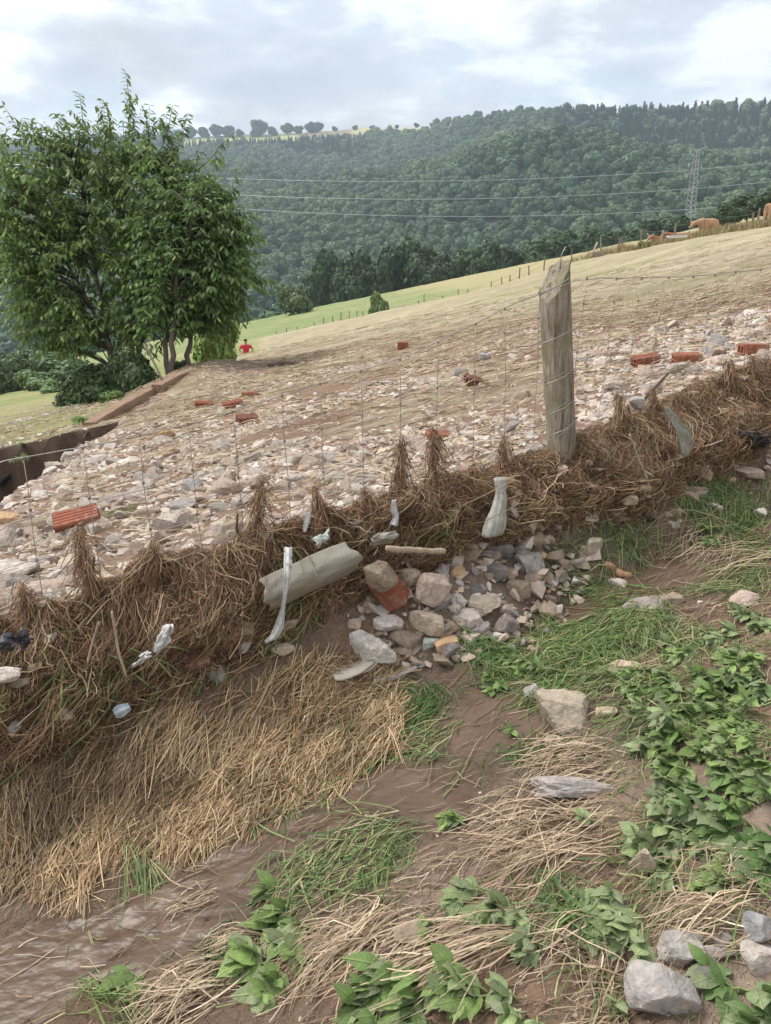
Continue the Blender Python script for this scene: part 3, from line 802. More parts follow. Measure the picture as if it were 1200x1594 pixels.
def big_tree(label, Z, stems, lobes, shoots, nbr, seed, colr, leafL=0.155):
    """stems: [(px base, py base, px top, py top)], lobes: [(px, py, rx, ry)] of the crown, shoots: leafy tips above it"""
    g = np.random.default_rng(seed)
    b0 = at_z(stems[0][0], stems[0][1], Z)
    base = Vector((b0.x, b0.y, ground(b0.x, b0.y)))
    root = empty('leafy_tree', base)
    tag(root, label, 'tree')
    o = np.array(base)
    sk = []
    for i, (x0, y0, x1, y1) in enumerate(stems):
        dz = g.uniform(-0.35, 0.35)
        a = np.array(at_z(x0, y0, Z + dz)); b = np.array(at_z(x1, y1, Z + dz + g.uniform(-0.4, 0.4)))
        a[2] = ground(a[0], a[1]) - 0.15
        u = np.linspace(0, 1, 14)[:, None]
        P = a * (1 - u) + b * u + np.stack([np.cumsum(g.normal(0, 0.035, 14)), np.cumsum(g.normal(0, 0.035, 14)), 0 * u[:, 0]], -1) * (u > 0)
        r = np.linspace(0.058, 0.010, 14)
        obj('trunk', Bag().tube(P - o, r, 8).mesh('trunk', M['bark'], True), root, color=(0.16, 0.13, 0.105))
        sk.append(P)
    allsk = np.concatenate(sk)
    br = Bag(); LP = []; LD = []; LS = []
    def leafy(Q, dens, s0=0.25):
        """leaves in two ranks along a twig Q"""
        seg = np.linalg.norm(np.diff(Q, axis=0), axis=1); L = seg.sum()
        m = max(4, int(L / dens))
        for u in np.linspace(s0, 1, m):
            f = u * (len(Q) - 1); k = min(int(f), len(Q) - 2); p = Q[k] + (Q[k + 1] - Q[k]) * (f - k)
            tn = norm(Q[k + 1] - Q[k]); sd = norm(np.cross(tn, np.array([0.1, 0.2, 1.0])))
            for sg in (-1, 1):
                d = tn * g.uniform(0.2, 0.7) + sd * sg * g.uniform(0.4, 0.9) + np.array([0, 0, -g.uniform(0.25, 0.95)]) + g.normal(0, 0.15, 3)
                LP.append(p); LD.append(d); LS.append(g.uniform(0.7, 1.15))
    area = np.array([l[2] * l[3] for l in lobes], float)
    for q in range(nbr):
        k = g.choice(len(lobes), p=area / area.sum())
        px, py, rx, ry = lobes[k]
        d = norm(g.normal(size=3)) * g.uniform(0.5, 1.0) ** 0.5
        if d[2] < -0.75: d[2] *= 0.8
        c = np.array(at_z(px, py, Z))
        rr_ = np.array([rx, 0.85 * (rx + ry) / 2, ry]) * Z / FOC
        e = c + d * rr_
        low = allsk[allsk[:, 2] < e[2] - 0.15]
        if len(low) == 0: low = allsk[:6]
        a = low[np.argmin(np.linalg.norm(low - e, axis=1) + 0.25 * np.abs(low[:, 2] - e[2] + 0.6))]
        u = np.linspace(0, 1, 7)[:, None]
        mid = (a + e) / 2 + np.array([0, 0, 0.18 * np.linalg.norm(e - a)])
        Q = (1 - u) ** 2 * a + 2 * u * (1 - u) * mid + u * u * e
        br.tube(Q - o, np.linspace(0.016, 0.004, 7), 4)
        leafy(Q[3:], 0.10)
        for w in range(2):
            kk = g.integers(3, 6); st = Q[kk]
            en = st + norm((Q[kk + 1] - Q[kk]) / np.linalg.norm(Q[kk + 1] - Q[kk]) + g.normal(0, 0.6, 3)) * g.uniform(0.3, 0.6)
            en[2] -= 0.10
            W_ = np.stack([st, (st + en) / 2 + np.array([0, 0, 0.04]), en])
            br.tube(W_ - o, [0.005, 0.004, 0.003], 3)
            leafy(W_, 0.085, 0.1)
    for (x0, y0, x1, y1) in shoots:
        a = np.array(at_z(x0, y0, Z)); e = np.array(at_z(x1, y1, Z + g.uniform(-0.5, 0.5)))
        u = np.linspace(0, 1, 9)[:, None]
        Q = a * (1 - u) + e * u + np.stack([0.10 * np.sin(u[:, 0] * 3.1), 0 * u[:, 0], 0 * u[:, 0]], -1)
        Q[-1, 2] -= 0.05
        br.tube(Q - o, np.linspace(0.014, 0.004, 9), 4)
        leafy(Q, 0.085, 0.15)
        for w in range(3):
            kk = g.integers(2, 7); st = Q[kk]
            en = st + norm(Q[kk + 1] - Q[kk] + g.normal(0, 0.09, 3)) * g.uniform(0.25, 0.5)
            W_ = np.stack([st, (st + en) / 2, en]); br.tube(W_ - o, [0.005, 0.004, 0.003], 3); leafy(W_, 0.08, 0.2)
    obj('branches', br.mesh('branches', M['bark'], True), root, color=(0.12, 0.11, 0.08))
    P = np.array(LP); D = np.array(LD); n = len(P)
    S = np.array(LS) * leafL
    zt = (P[:, 2] - P[:, 2].min()) / np.ptp(P[:, 2])
    f = fbm(P[:, 0] * 1.0 + P[:, 1], P[:, 2], 0.9, 2, seed)
    tone = g.uniform(0.72, 1.3, n)
    C = np.array(colr)[None, :] * tone[:, None] * (1 + 0.25 * f)[:, None]
    lim = (g.random(n) < 0.06)
    C[lim] = C[lim] * np.array([1.9, 1.7, 1.2])
    U = np.tile([0.0, 0.0, 1.0], (n, 1)) + g.normal(0, 0.35, (n, 3))
    # the leaves that show singly against the sky or at the front: parts of their own
    score = P[:, 2] * 0.8 - P[:, 1] * 0.35 + g.normal(0, 0.15, n)
    big = np.argsort(-score)[:290]
    mask = np.ones(n, bool); mask[big] = False
    V, F, CC = leaf_batch(P[mask] - o, D[mask], U[mask], S[mask], np.ones(mask.sum()), C[mask])
    fo = obj('foliage', mesh_from('foliage', V, F, M['leaf'], CC, True), root); fo['kind'] = 'stuff'
    me = mesh_from('leaf', LT_V, LT_T, M['treeleaf'], None, True)
    for k in big:
        d = Vector(norm(D[k])); sd = d.cross(Vector(U[k])).normalized(); up = sd.cross(d)
        lf = obj('leaf', me, root, color=tuple(C[k]))
        lf.matrix_local = Matrix.Translation(Vector(P[k] - o)) @ Matrix((sd, d, up)).transposed().to_4x4() @ Matrix.Scale(S[k], 4)
    return root
big_tree('broad leafy tree with tall shoots reaching highest against the sky', 15.0,
         [(205, 606, 195, 200), (183, 606, 120, 250), (210, 606, 60, 320), (200, 606, 270, 250)],
         [(70, 300, 95, 95), (190, 300, 120, 105), (60, 420, 95, 90), (150, 440, 120, 100), (235, 390, 95, 95), (20, 350, 70, 100), (90, 500, 90, 55), (290, 300, 55, 60), (205, 480, 60, 50), (235, 300, 70, 75), (150, 255, 90, 35), (150, 350, 90, 70)],
         [(195, 260, 194, 108), (190, 280, 205, 150), (120, 270, 122, 140), (140, 260, 172, 178), (230, 270, 268, 160), (250, 280, 292, 172), (60, 270, 50, 182), (30, 280, 22, 178), (-10, 290, 0, 205), (90, 260, 92, 190),
          (215, 250, 232, 190), (160, 250, 150, 160), (300, 270, 345, 218), (110, 260, 92, 172), (170, 240, 158, 150), (225, 250, 222, 165), (20, 270, -8, 215), (255, 260, 252, 182), (75, 260, 66, 192)],
         860, 21, (0.165, 0.255, 0.078), 0.145)
big_tree('darker rounded tree with thin twin trunks behind the far beam', 14.4,
         [(273, 596, 285, 330), (284, 596, 300, 380), (262, 596, 262, 400)],
         [(320, 390, 75, 80), (345, 430, 58, 62), (290, 440, 75, 70), (310, 330, 60, 55), (260, 490, 50, 40), (335, 350, 50, 55), (285, 480, 55, 40), (260, 370, 60, 60)],
         [(350, 360, 398, 350), (360, 420, 404, 440), (320, 330, 366, 290)],
         540, 22, (0.14, 0.23, 0.074), 0.145)
def project(P):
    P = np.asarray(P, float)
    x, y, z = P[..., 0], P[..., 1], P[..., 2]
    d = y * CP - z * SP
    return 600 + FOC * x / d, 797 - FOC * (y * SP + z * CP) / d, d
def in_poly(px, py, poly):
    poly = np.asarray(poly, float); c = np.zeros(px.shape, bool); j = len(poly) - 1
    for i in range(len(poly)):
        xi, yi = poly[i]; xj, yj = poly[j]
        hit = ((yi > py) != (yj > py)) & (px < (xj - xi) * (py - yi) / (yj - yi + 1e-12) + xi)
        c ^= hit; j = i
    return c
def pal(rng, n, cols, wts, jit=0.18):
    k = rng.choice(len(cols), n, p=np.array(wts) / np.sum(wts))
    return np.asarray(cols)[k] * rng.uniform(1 - jit, 1 + jit, (n, 1))

# ------------------------------------------------------------------ the big fence post and the wire fence
def build_post():
    a, _ = at_n(877, 745, -0.03); b, _ = at_n(862, 418, -0.03)
    a = np.array(a); b = np.array(b)
    ax = (b - a) / np.linalg.norm(b - a)
    base = a - ax * 0.28
    L = np.linalg.norm(b - base) + 0.035
    fx = np.array([DX, DY, 0.0]); fx = norm(fx - ax * (fx @ ax)); fy = np.cross(ax, fx)
    sides, rows = 40, 60
    an = np.arange(sides) * 2 * math.pi / sides
    g = np.random.default_rng(4)
    V = []
    crack = np.zeros(sides)
    for k, dd in ((5, .010), (12, .006), (19, .014), (27, .007), (33, .011)): crack[k] = dd
    for k in range(rows):
        u = k / (rows - 1)
        rx = 0.053 + 0.002 * math.sin(u * 9); ry = 0.056
        ca, sa = np.cos(an), np.sin(an)
        e = 2 / 2.7
        x = np.sign(ca) * np.abs(ca) ** e * rx; y = np.sign(sa) * np.abs(sa) ** e * ry
        sc = 1 + 0.03 * np.sin(an * 3 + u * 2) - crack * 6 * (0.4 + 0.6 * vn2(np.full(sides, u * 6), np.arange(sides) * 1.0, 3)) + 0.015 * (vn2(an * 6, np.full(sides, u * 5.0), 9) - .5)
        x, y = x * sc, y * sc
        h = u * L
        # slanting cut: high on the right, low on the left
        top = L - 0.015 - np.clip((0.046 - x) / 0.095, 0, 1) ** 1.05 * 0.125 + 0.006 * np.sin(an * 7)
        hh = np.minimum(h, top)
        V.append(base + x[:, None] * fx + y[:, None] * fy + hh[:, None] * ax)
    V = np.array(V).reshape(-1, 3)
    F = [(k * sides + j, k * sides + (j + 1) % sides, (k + 1) * sides + (j + 1) % sides, (k + 1) * sides + j) for k in range(rows - 1) for j in range(sides)]
    c = len(V); V = np.vstack([V, V[-sides:].mean(0)])
    T = [((rows - 1) * sides + j, (rows - 1) * sides + (j + 1) % sides, c) for j in range(sides)]
    org = Vector(base + ax * 0.28)
    m, nt, bs = nodes_of('old_post_wood')
    grain = nz(nt, 9, 8, 0.65, 'Object', (9, 9, 0.7))
    col = rmp(nt, grain, [(0.32, (0.07, 0.056, 0.04)), (0.44, (0.25, 0.21, 0.155)), (0.62, (0.40, 0.35, 0.275))])
    col = mixc(nt, rmp(nt, nz(nt, 6, 4, 0.6), [(0.48, 0.0), (0.66, 0.75)]), col, (0.20, 0.19, 0.085))
    col = mixc(nt, rmp(nt, nz(nt, 26, 4, 0.6, 'Object', (3, 3, 0.8)), [(0.60, 0.0), (0.72, 0.8)]), col, (0.09, 0.07, 0.05))
    nt.links.new(col, bs.inputs['Base Color']); bs.inputs['Roughness'].default_value = 0.9
    bump(nt, bs, grain, 0.9, 0.012)
    o = obj('fence_post', mesh_from('fence_post', V - np.array(org), [np.array(F), np.array(T)], m, None, True), None, org)
    o.data.polygons.foreach_set('use_smooth', np.concatenate([np.ones(len(F), bool), np.zeros(len(T), bool)]))
    tag(o, 'weathered grey wooden fence post with a slanting cut top', 'fence post')
    return base, ax, fx, fy
POST = build_post()

_tw = [(0, 720), (130, 697), (203, 681), (335, 650), (455, 611), (640, 553), (735, 507), (805, 472), (840, 455), (886, 433), (960, 434), (1000, 434), (1100, 430), (1200, 418)]
_sz = []
for p in _tw:
    q, _ = at_n(p[0], p[1], 0.0); s_, n_ = to_sn(q.x, q.y); _sz.append((float(s_), q.z))
_sz = np.array(_sz)
def wire_top(s):
    s = np.asarray(s, float)
    z = np.interp(s, _sz[:, 0], _sz[:, 1])
    z = z + np.where(s < _sz[0, 0], 0.30 * (s - _sz[0, 0]), 0) + np.where(s > _sz[-1, 0], 0.12 * (s - _sz[-1, 0]), 0)
    return z
S_POST = float(to_sn(*at_n(862, 600, 0.0)[0][:2])[0])
STAYS = []
def build_fence():
    g = np.random.default_rng(8)
    root = empty('wire_fence', Vector((*to_xy(S_POST, 0.0), ground(*to_xy(S_POST, 0.02)))))
    tag(root, 'rusty sheep wire mesh fence sagging either side of the post', 'wire fence')
    o = np.array(root.location)
    def P(s, n, z):
        x, y = to_xy(s, n); return np.stack([x, y, z + 0 * x], -1) - o
    ss = np.linspace(-3.6, 2.6, 160)
    offs = [0.0, -0.17, -0.31, -0.42, -0.52]
    for k, of in enumerate(offs):
        z = wire_top(ss) + of * np.interp(ss, [-3.6, -2, S_POST, 1.4, 2.6], [0.9, 0.95, 1.1, 0.9, 0.9]) + 0.010 * fbm(ss * 2.2, ss * 0 + k * 7, 0.7, 3, 33 + k)
        nn = 0.012 * fbm(ss, ss * 0 + k * 3, 0.6, 2, 43) + 0.045 * np.exp(-((ss - S_POST) / 0.10) ** 2)
        r = 0.0018 if k == 0 else 0.0013
        obj('top_wire' if k == 0 else 'line_wire', Bag().tube(P(ss, nn, z), r, 5).mesh('wire', M['metal'], True), root, color=(0.38, 0.355, 0.33) if k == 0 else (0.40, 0.36, 0.33))
    KNOT = Bag().box((0, 0, 0), (0.007, 0.007, 0.008)).mesh('wire_knot', M['metal'])
    sl = [x for x in np.arange(S_POST - 0.10, -3.4, -0.15)] + [x for x in np.arange(S_POST + 0.13, 2.4, 0.15)]
    for s0 in sl:
        s0 = s0 + g.uniform(-0.012, 0.012)
        STAYS.append(s0)
        lean = g.uniform(0.0, 0.03) if s0 < S_POST else -g.uniform(0.03, 0.07)
        zt = float(wire_top(s0)); zb = float(field_sn(s0, 0.0)) - 0.05
        u = np.linspace(0, 1, 9)
        pts = P(s0 + lean * u + 0.006 * fbm(u, u * 0 + s0 * 9, 0.4, 2, 71), 0.004 + 0.012 * fbm(u, u * 0 + s0 * 5, 0.5, 2, 72), zt + (zb - zt) * u)
        obj('stay_wire', Bag().tube(pts, 0.0012, 4).mesh('stay_wire', M['metal'], True), root, color=(0.40, 0.35, 0.31))
        for of in offs[:3]:
            uu = min(0.95, -of / max(zt - zb, .1)); q = pts[int(uu * 8)]
            obj('wire_knot', KNOT, root, Vector(q), color=(0.26, 0.22, 0.19))
    base, ax, fx, fy = POST
    lp = []
    top, _ = at_n(880, 402, 0.0)
    for x, y in [(872, 425), (874, 402), (880, 391), (888, 389), (890, 402), (885, 432)]:
        lp.append(np.array(at_n(x, y - 6, 0.05)[0]) - o)
    obj('wire_tie', Bag().tube(np.array(lp), 0.002, 5).mesh('wire_tie', M['metal'], True), root, color=(0.3, 0.27, 0.24))
    for (y, k) in ((433, 0), (511, 1), (575, 2), (622, 3), (655, 4)):
        q0 = np.array(at_n(886 + (y - 433) * 0.045, y, 0.042)[0]) - o; q1 = np.array(at_n(840 + (y - 433) * 0.07, y + 24, 0.042)[0]) - o
        obj('post_wire', Bag().tube(np.stack([q0, (q0 + q1) / 2 + np.array([DY, -DX, 0]) * 0.018, q1]), 0.0024, 5).mesh('post_wire', M['metal'], True), root, color=(0.33, 0.29, 0.25))
build_fence()
STAYS = np.sort(np.array(STAYS))

# ------------------------------------------------------------------ flood debris matted on the fence
def shell(s, v):
    """surface of the matted debris: v=0 field side, v=1 foot on the lane side"""
    zf = field_sn(s, -0.05)
    h = np.interp(s, [-3.6, -1.9, -1.0, -0.5, 0.0, 0.35, 0.8, 1.6, 3], [0.12, 0.11, 0.07, 0.07, 0.04, 0.10, 0.12, 0.12, 0.12]) + (0.05 + 0.05 * sstep(0, 0.4, s)) * fbm(s, s * 0, 0.30, 3, 81)
    d = np.min(np.abs(np.asarray(s)[..., None] - STAYS), axis=-1)
    h = h + 0.018 * np.exp(-(d / 0.03) ** 2) + 0.028 * fbm(s, s * 0 + 4, 0.11, 3, 85)
    nf = np.interp(s, [-3.6, -2.2, -1.5, -1.0, -0.5, -0.1, 0.3, 0.9, 1.6, 3], [0.22, 0.20, 0.16, 0.10, 0.10, 0.12, 0.20, 0.15, 0.14, 0.14])
    zl = -1.11 + 0.157 * s + 0.20 * (1 - sstep(0.05, 0.42, nf))
    n = np.interp(v, [0, .18, .35, .6, 1], [-0.20, -0.085, -0.005, 0.55, 1.0]); n = np.where(n > 0.0, n * nf, n)
    zt = zf + h
    a = np.interp(v, [0, .18, .35, .6, 1], [0, .7, 1, 0, 0])
    lo = np.interp(v, [0, .35, .6, 1], [0, 0, 0.5, 1.0])
    z = np.where(v < 0.35, zf - 0.02 + (h + 0.02) * np.clip(a, 0, 1), zt + (zl - 0.02 - zt) * np.interp(v, [.35, .6, 1], [0, 0.42, 1]))
    bulge = (0.085 * fbm(s, v * 0.75, 0.26, 3, 82) + 0.03 * fbm(s, v * 0.7, 0.07, 2, 84)) * np.sin(np.clip(v, 0, 1) * math.pi)
    und = 0.055 * np.sin(np.clip((v - .35) / .65, 0, 1) * math.pi) * np.interp(s, [-1.3, -1.0, -0.6, -0.3], [1, 0.4, 0.4, 1])
    n = n + bulge + und
    x, y = to_xy(s, n)
    return np.stack([x, y, z + bulge * 0.3], -1)
def build_debris():
    g = np.random.default_rng(12)
    bag = Bag()
    ss = np.linspace(-3.4, 2.5, 420); vv = np.linspace(0, 1, 44)
    S, Vv = np.meshgrid(ss, vv, indexing='ij')
    P = shell(S, Vv)
    i = np.arange(len(ss) - 1)[:, None] * len(vv) + np.arange(len(vv) - 1)[None]
    F = np.stack([i, i + len(vv), i + len(vv) + 1, i + 1], -1).reshape(-1, 4)
    cc = np.array([0.115, 0.072, 0.046]) * (1 + 0.35 * fbm(S, Vv, 0.12, 3, 83))[..., None]
    bag.add(P.reshape(-1, 3), F, None, cc.reshape(-1, 3))
    C3 = [(0.27, 0.152, 0.090), (0.42, 0.305, 0.185), (0.125, 0.072, 0.043), (0.35, 0.215, 0.130), (0.20, 0.20, 0.085), (0.52, 0.42, 0.29)]
    def mat(NL, per, v0, v1, L, dv, W, up, wts, drift, spread=0.022):
        """locks of grass: each lock is a twist of strands lying the same way"""
        s0 = g.uniform(-3.3, 2.4, NL); v0_ = g.uniform(v0, v1, NL)
        N = NL * per
        rep = lambda q: np.repeat(q, per)
        ang = rep(g.normal(0, 0.8, NL)) + g.normal(0, 0.42, N)
        ln = rep(g.uniform(*L, NL)) * g.uniform(0.45, 1.15, N)
        lift0 = rep(g.exponential(up, NL)) + g.exponential(up * 0.45, N)
        K = 6; u = np.linspace(0, 1, K)[None]
        s = rep(s0) + g.normal(0, spread, N); v = np.clip(rep(v0_) + g.normal(0, spread * 1.8, N), 0.01, 0.99)
        flow = drift + 0.5 * fbm(s, v, 0.4, 2, 91)
        ds = ln * (np.sin(ang) * 0.9 + flow); dvv = ln * np.cos(ang) * dv
        s2 = s[:, None] + ds[:, None] * u + (g.normal(0, 0.22, N) * ln)[:, None] * u ** 2
        v2 = np.clip(v[:, None] + dvv[:, None] * u, 0.0, 1.03)
        Q = shell(s2, v2)
        lift = lift0[:, None] * np.sin(u * math.pi * g.uniform(0.5, 1.05, (N, 1))) + g.uniform(0.0, 0.010, (N, 1))
        nrm = np.array([DY, -DX, 0.45]) / 1.1
        Q = Q + lift[..., None] * nrm + np.cumsum(g.normal(0, 0.0042, (N, K, 3)), 1)
        C = np.repeat(pal(g, NL, C3, wts, 0.3), per, 0) * 0.5 + pal(g, N, C3, wts, 0.25) * 0.5
        bag.add(*(lambda V, F, C: (V, F, None, C))(*ribbons(Q, g.uniform(*W, N), C, g)))
    mat(7500, 8, 0.05, 0.98, (0.025, 0.085), 1.5, (0.0010, 0.0024), 0.007, (4, 1.4, 3.5, 3, 0.7, 0.3), -0.25)
    mat(1700, 10, 0.20, 0.95, (0.06, 0.16), 1.5, (0.0011, 0.0024), 0.020, (3.5, 2.0, 2.4, 3, 1.0, 0.6), -0.3, 0.016)
    mat(700, 2, 0.25, 0.97, (0.08, 0.24), 1.0, (0.0018, 0.0036), 0.030, (1, 3, 0.5, 2, 1.5, 1.8), -0.1, 0.03)
    # green blades and small leaves caught in the mat
    N = 900
    s = g.uniform(-2.6, -0.6, N); v = g.uniform(0.4, 0.95, N); u = np.linspace(0, 1, 5)[None]
    cl = fbm(s, v, 0.22, 2, 95) > 0.22
    s, v = s[cl], v[cl]; N = len(s)
    Q = shell(s[:, None] + g.normal(-0.03, 0.07, (N, 1)) * u, np.clip(v[:, None] + g.uniform(0.05, .25, (N, 1)) * u, 0, 1.02))
    Q = Q + (0.02 + 0.03 * np.sin(u * 3.1))[..., None] * np.array([DY, -DX, 0.4])
    V, F, C = ribbons(Q, g.uniform(0.003, 0.006, N), pal(g, N, [(0.12, 0.17, 0.055), (0.18, 0.22, 0.08)], (1, 1)), g)
    bag.add(V, F, None, C)
    o = obj('matted_debris', bag.mesh('matted_debris', M['strand']))
    tag(o, 'brown matted dry grass and mud caught along the wire fence', 'debris', kind='stuff')
    # the peaked tufts on the stays
    nleft = int((STAYS < S_POST).sum())
    for i, s0 in enumerate(STAYS):
        if not (-2.35 < s0 < 1.55): continue
        if abs(s0 - S_POST) < 0.05: continue
        right = s0 > S_POST
        if g.random() < 0.06: continue
        zf = float(field_sn(s0, 0.0))
        hp = g.uniform(0.15, 0.34) * (0.72 if right else 1.0)
        if -0.6 < s0 < S_POST: hp *= 0.65
        N = int(1500 * hp)
        w = g.uniform(0.007, 0.024); tilt = g.normal(-0.04, 0.12); skew = g.normal(0.1, 0.35)
        K = 6; u = np.linspace(0, 1, K)[None]
        t0 = g.beta(1.0, 1.3, N)
        lock = g.integers(0, 14, N); la = g.normal(skew, 0.7, 14); ll = g.uniform(0.05, 0.17, 14); lh = g.normal(0, 0.06, 14)
        t0 = np.clip(t0 + lh[lock], 0, 1)
        top = zf - 0.03 + hp * (1 - t0)
        ln = ll[lock] * g.uniform(0.4, 1.2, N)
        side = la[lock] + g.normal(0, 0.45, N)
        wid = 0.006 + w * t0 ** 0.8
        sx = s0 + (tilt * (1 - t0) * hp)[:, None] + (g.normal(0, 1, N) * wid)[:, None] * 0.6 + (side * ln * 0.40)[:, None] * u ** 1.4
        nx = (g.normal(0.010, 0.012, N))[:, None] + (np.abs(g.normal(0.2, 0.3, N)) * ln * 0.6)[:, None] * u
        zx = top[:, None] - (ln * g.uniform(0.4, 1.0, N))[:, None] * u + 0.016 * np.sin(u * 3.1) * g.uniform(0, 1.5, (N, 1))
        x, y = to_xy(sx, nx)
        Q = np.stack([x, y, zx], -1) + np.cumsum(g.normal(0, 0.0040, (N, K, 3)), 1)
        org = np.array([*to_xy(s0, 0.0), zf])
        V, F, C = ribbons(Q - org, g.uniform(0.0012, 0.0028, N), pal(g, N, C3, (4, 1.8, 3, 3.2, 0.3, 0.4), 0.25), g)
        b = Bag().add(V, F, None, C)
        # a core of clotted grass
        cz = np.linspace(-0.05, hp * 0.6, 6)
        b.tube(np.stack([0.01 * np.sin(cz * 30), 0.006 * np.cos(cz * 22), cz], -1), np.linspace(w * 0.7, 0.003, 6), 7, (0.13, 0.082, 0.052))
        tag(obj('debris_tuft', b.mesh('debris_tuft', M['strand']), None, org), 'brown dry grass tuft on the %s upright wire %s of the post' % ((['nearest'] + ORD[1:])[(nleft - 1 - i) if not right else (i - nleft)], 'right' if right else 'left'), 'grass tuft', 'dry grass tufts wrapped on the fence wires')
build_debris()

# ------------------------------------------------------------------ straw
WDEP = [-0.026, -0.024, -0.022, -0.020, -0.006, 0.0, -0.002, -0.008, -0.022]
def lay_strands(bag, xy, D, ln, W, C, g, K=4, lift=(0.0, 0.02), arch=0.01, wob=0.004, curve=0.3):
    N = len(xy)
    u = np.linspace(0, 1, K)
    D = norm(D); Sd = np.stack([-D[:, 1], D[:, 0]], -1)
    bend = g.normal(0, curve, N)
    P2 = xy[:, None, :] + D[:, None, :] * (ln[:, None] * u)[..., None] + Sd[:, None, :] * (ln[:, None] * bend[:, None] * 0.5 * u ** 2)[..., None]
    z = H(P2[..., 0], P2[..., 1])
    z = z + g.uniform(*lift, (N, 1)) + np.abs(g.normal(0, arch, (N, 1))) * np.sin(u * math.pi)[None] + g.normal(0, arch * 0.6, (N, 1)) * u[None] + 0.002
    z = np.maximum(z, H(P2[..., 0], P2[..., 1]) + 0.001)
    s_, n_ = to_sn(P2[..., 0], P2[..., 1])
    wz = -1.11 + 0.157 * s_ + 0.20 * (1 - sstep(0.05, 0.42, stream_n(s_))) + np.interp(s_, [-4, -1.6, -1.0, -0.7, -0.5, -0.2, 0.1, 0.4, 1.6], WDEP) + 0.004
    z = np.where(np.abs(n_ - stream_n(s_)) < 0.24, np.maximum(z, wz + np.abs(g.normal(0, 0.003, z.shape))), z)
    Q = np.concatenate([P2, z[..., None]], -1) + np.cumsum(g.normal(0, wob, (N, K, 3)), 1) * np.array([1, 1, 0.4])
    V, F, CC = ribbons(Q, W, C, g, up=(0, 0, 1.0))
    bag.add(V, F, None, CC)
GOLD = [(0.47, 0.33, 0.18), (0.36, 0.235, 0.125), (0.58, 0.45, 0.28), (0.23, 0.14, 0.08), (0.51, 0.385, 0.225)]
def build_straw_mat():
    g = np.random.default_rng(14)
    poly = [(-40, 1400), (0, 1395), (60, 1380), (150, 1395), (215, 1370), (240, 1320), (350, 1275), (460, 1240), (530, 1205), (600, 1165), (632, 1110), (630, 1068), (575, 1062), (520, 1058), (470, 1040), (400, 1046), (340, 1060), (300, 1092), (235, 1135), (150, 1180), (60, 1215), (-40, 1235)]
    N = 140000
    s = g.uniform(-3.2, -0.6, N); n = g.uniform(-0.05, 0.95, N)
    x, y = to_xy(s, n); z = H(x, y)
    px, py, _ = project(np.stack([x, y, z], -1))
    ok = in_poly(px + 70 * fbm(x, y, 0.16, 3, 106), py + 70 * fbm(x, y, 0.16, 3, 107), poly)
    x, y, px, py = x[ok], y[ok], px[ok], py[ok]
    bag = Bag()
    hole = (fbm(x, y, 0.16, 3, 104) < -0.30) | ((fbm(x, y, 0.09, 2, 105) < -0.2) & (g.random(len(x)) < .6))
    x, y, px, py = x[~hole], y[~hole], px[~hole], py[~hole]
    k = min(len(x), 25000)
    x, y, px, py = x[:k], y[:k], px[:k], py[:k]
    D = np.stack([DY * 0.55 - DX * 0.75 + 0 * x, -DX * 0.55 - DY * 0.75 + 0 * x], -1)
    rot = 0.55 * fbm(x, y, 0.35, 2, 101) + g.normal(0, 0.42, k) + np.interp(py, [1060, 1150, 1300], [-0.35, 0.1, 0.35])
    c, sn = np.cos(rot), np.sin(rot)
    D = np.stack([D[:, 0] * c - D[:, 1] * sn, D[:, 0] * sn + D[:, 1] * c], -1)
    thick = 0.075 * 0.62 * (0.2 + 0.8 * np.clip(0.45 + 1.1 * fbm(x, y, 0.20, 3, 102), 0, 1.3))
    Ln = g.uniform(0.03, 0.18, k)
    C = pal(g, k, GOLD, (4, 3.4, 1.6, 2.6, 2), 0.25)
    dk = fbm(x, y, 0.12, 2, 103) < -0.28
    C[dk] *= 0.62
    old = (px < 260) & (py < 1260) & (g.random(k) < 0.45)
    C[old] *= np.array([0.6, 0.58, 0.62])
    lift0 = g.uniform(0.15, 1.0, k) * thick
    # lay in three sheets so that the pile has depth
    for j in range(3):
        m = np.arange(k) % 3 == j
        N_ = int(m.sum())
        u = np.linspace(0, 1, 4)
        Dn = norm(D[m]); start = np.stack([x[m], y[m]], -1) - Dn * (Ln[m] * 0.5)[:, None]
        P2 = start[:, None, :] + Dn[:, None, :] * (Ln[m][:, None] * u)[..., None]
        z = H(P2[..., 0], P2[..., 1]) + lift0[m][:, None] + g.normal(0, 0.010, (N_, 1)) * (u - 0.4)[None] * 2 + np.abs(g.normal(0, 0.006, (N_, 1))) * np.sin(u * math.pi)
        Q = np.concatenate([P2, z[..., None]], -1) + np.cumsum(g.normal(0, 0.0036, (N_, 4, 3)), 1)
        V, F, CC = ribbons(Q, g.uniform(0.0013, 0.0036, N_), C[m], g, up=(0, 0, 1.0), taper=(0.7, 0.6))
        bag.add(V, F, None, CC)
    # a bed under the stalks
    o = obj('straw_mat', bag.mesh('straw_mat', M['straw']))
    tag(o, 'thick mat of golden straw washed against the bank by the muddy water', 'straw', kind='stuff')
build_straw_mat()

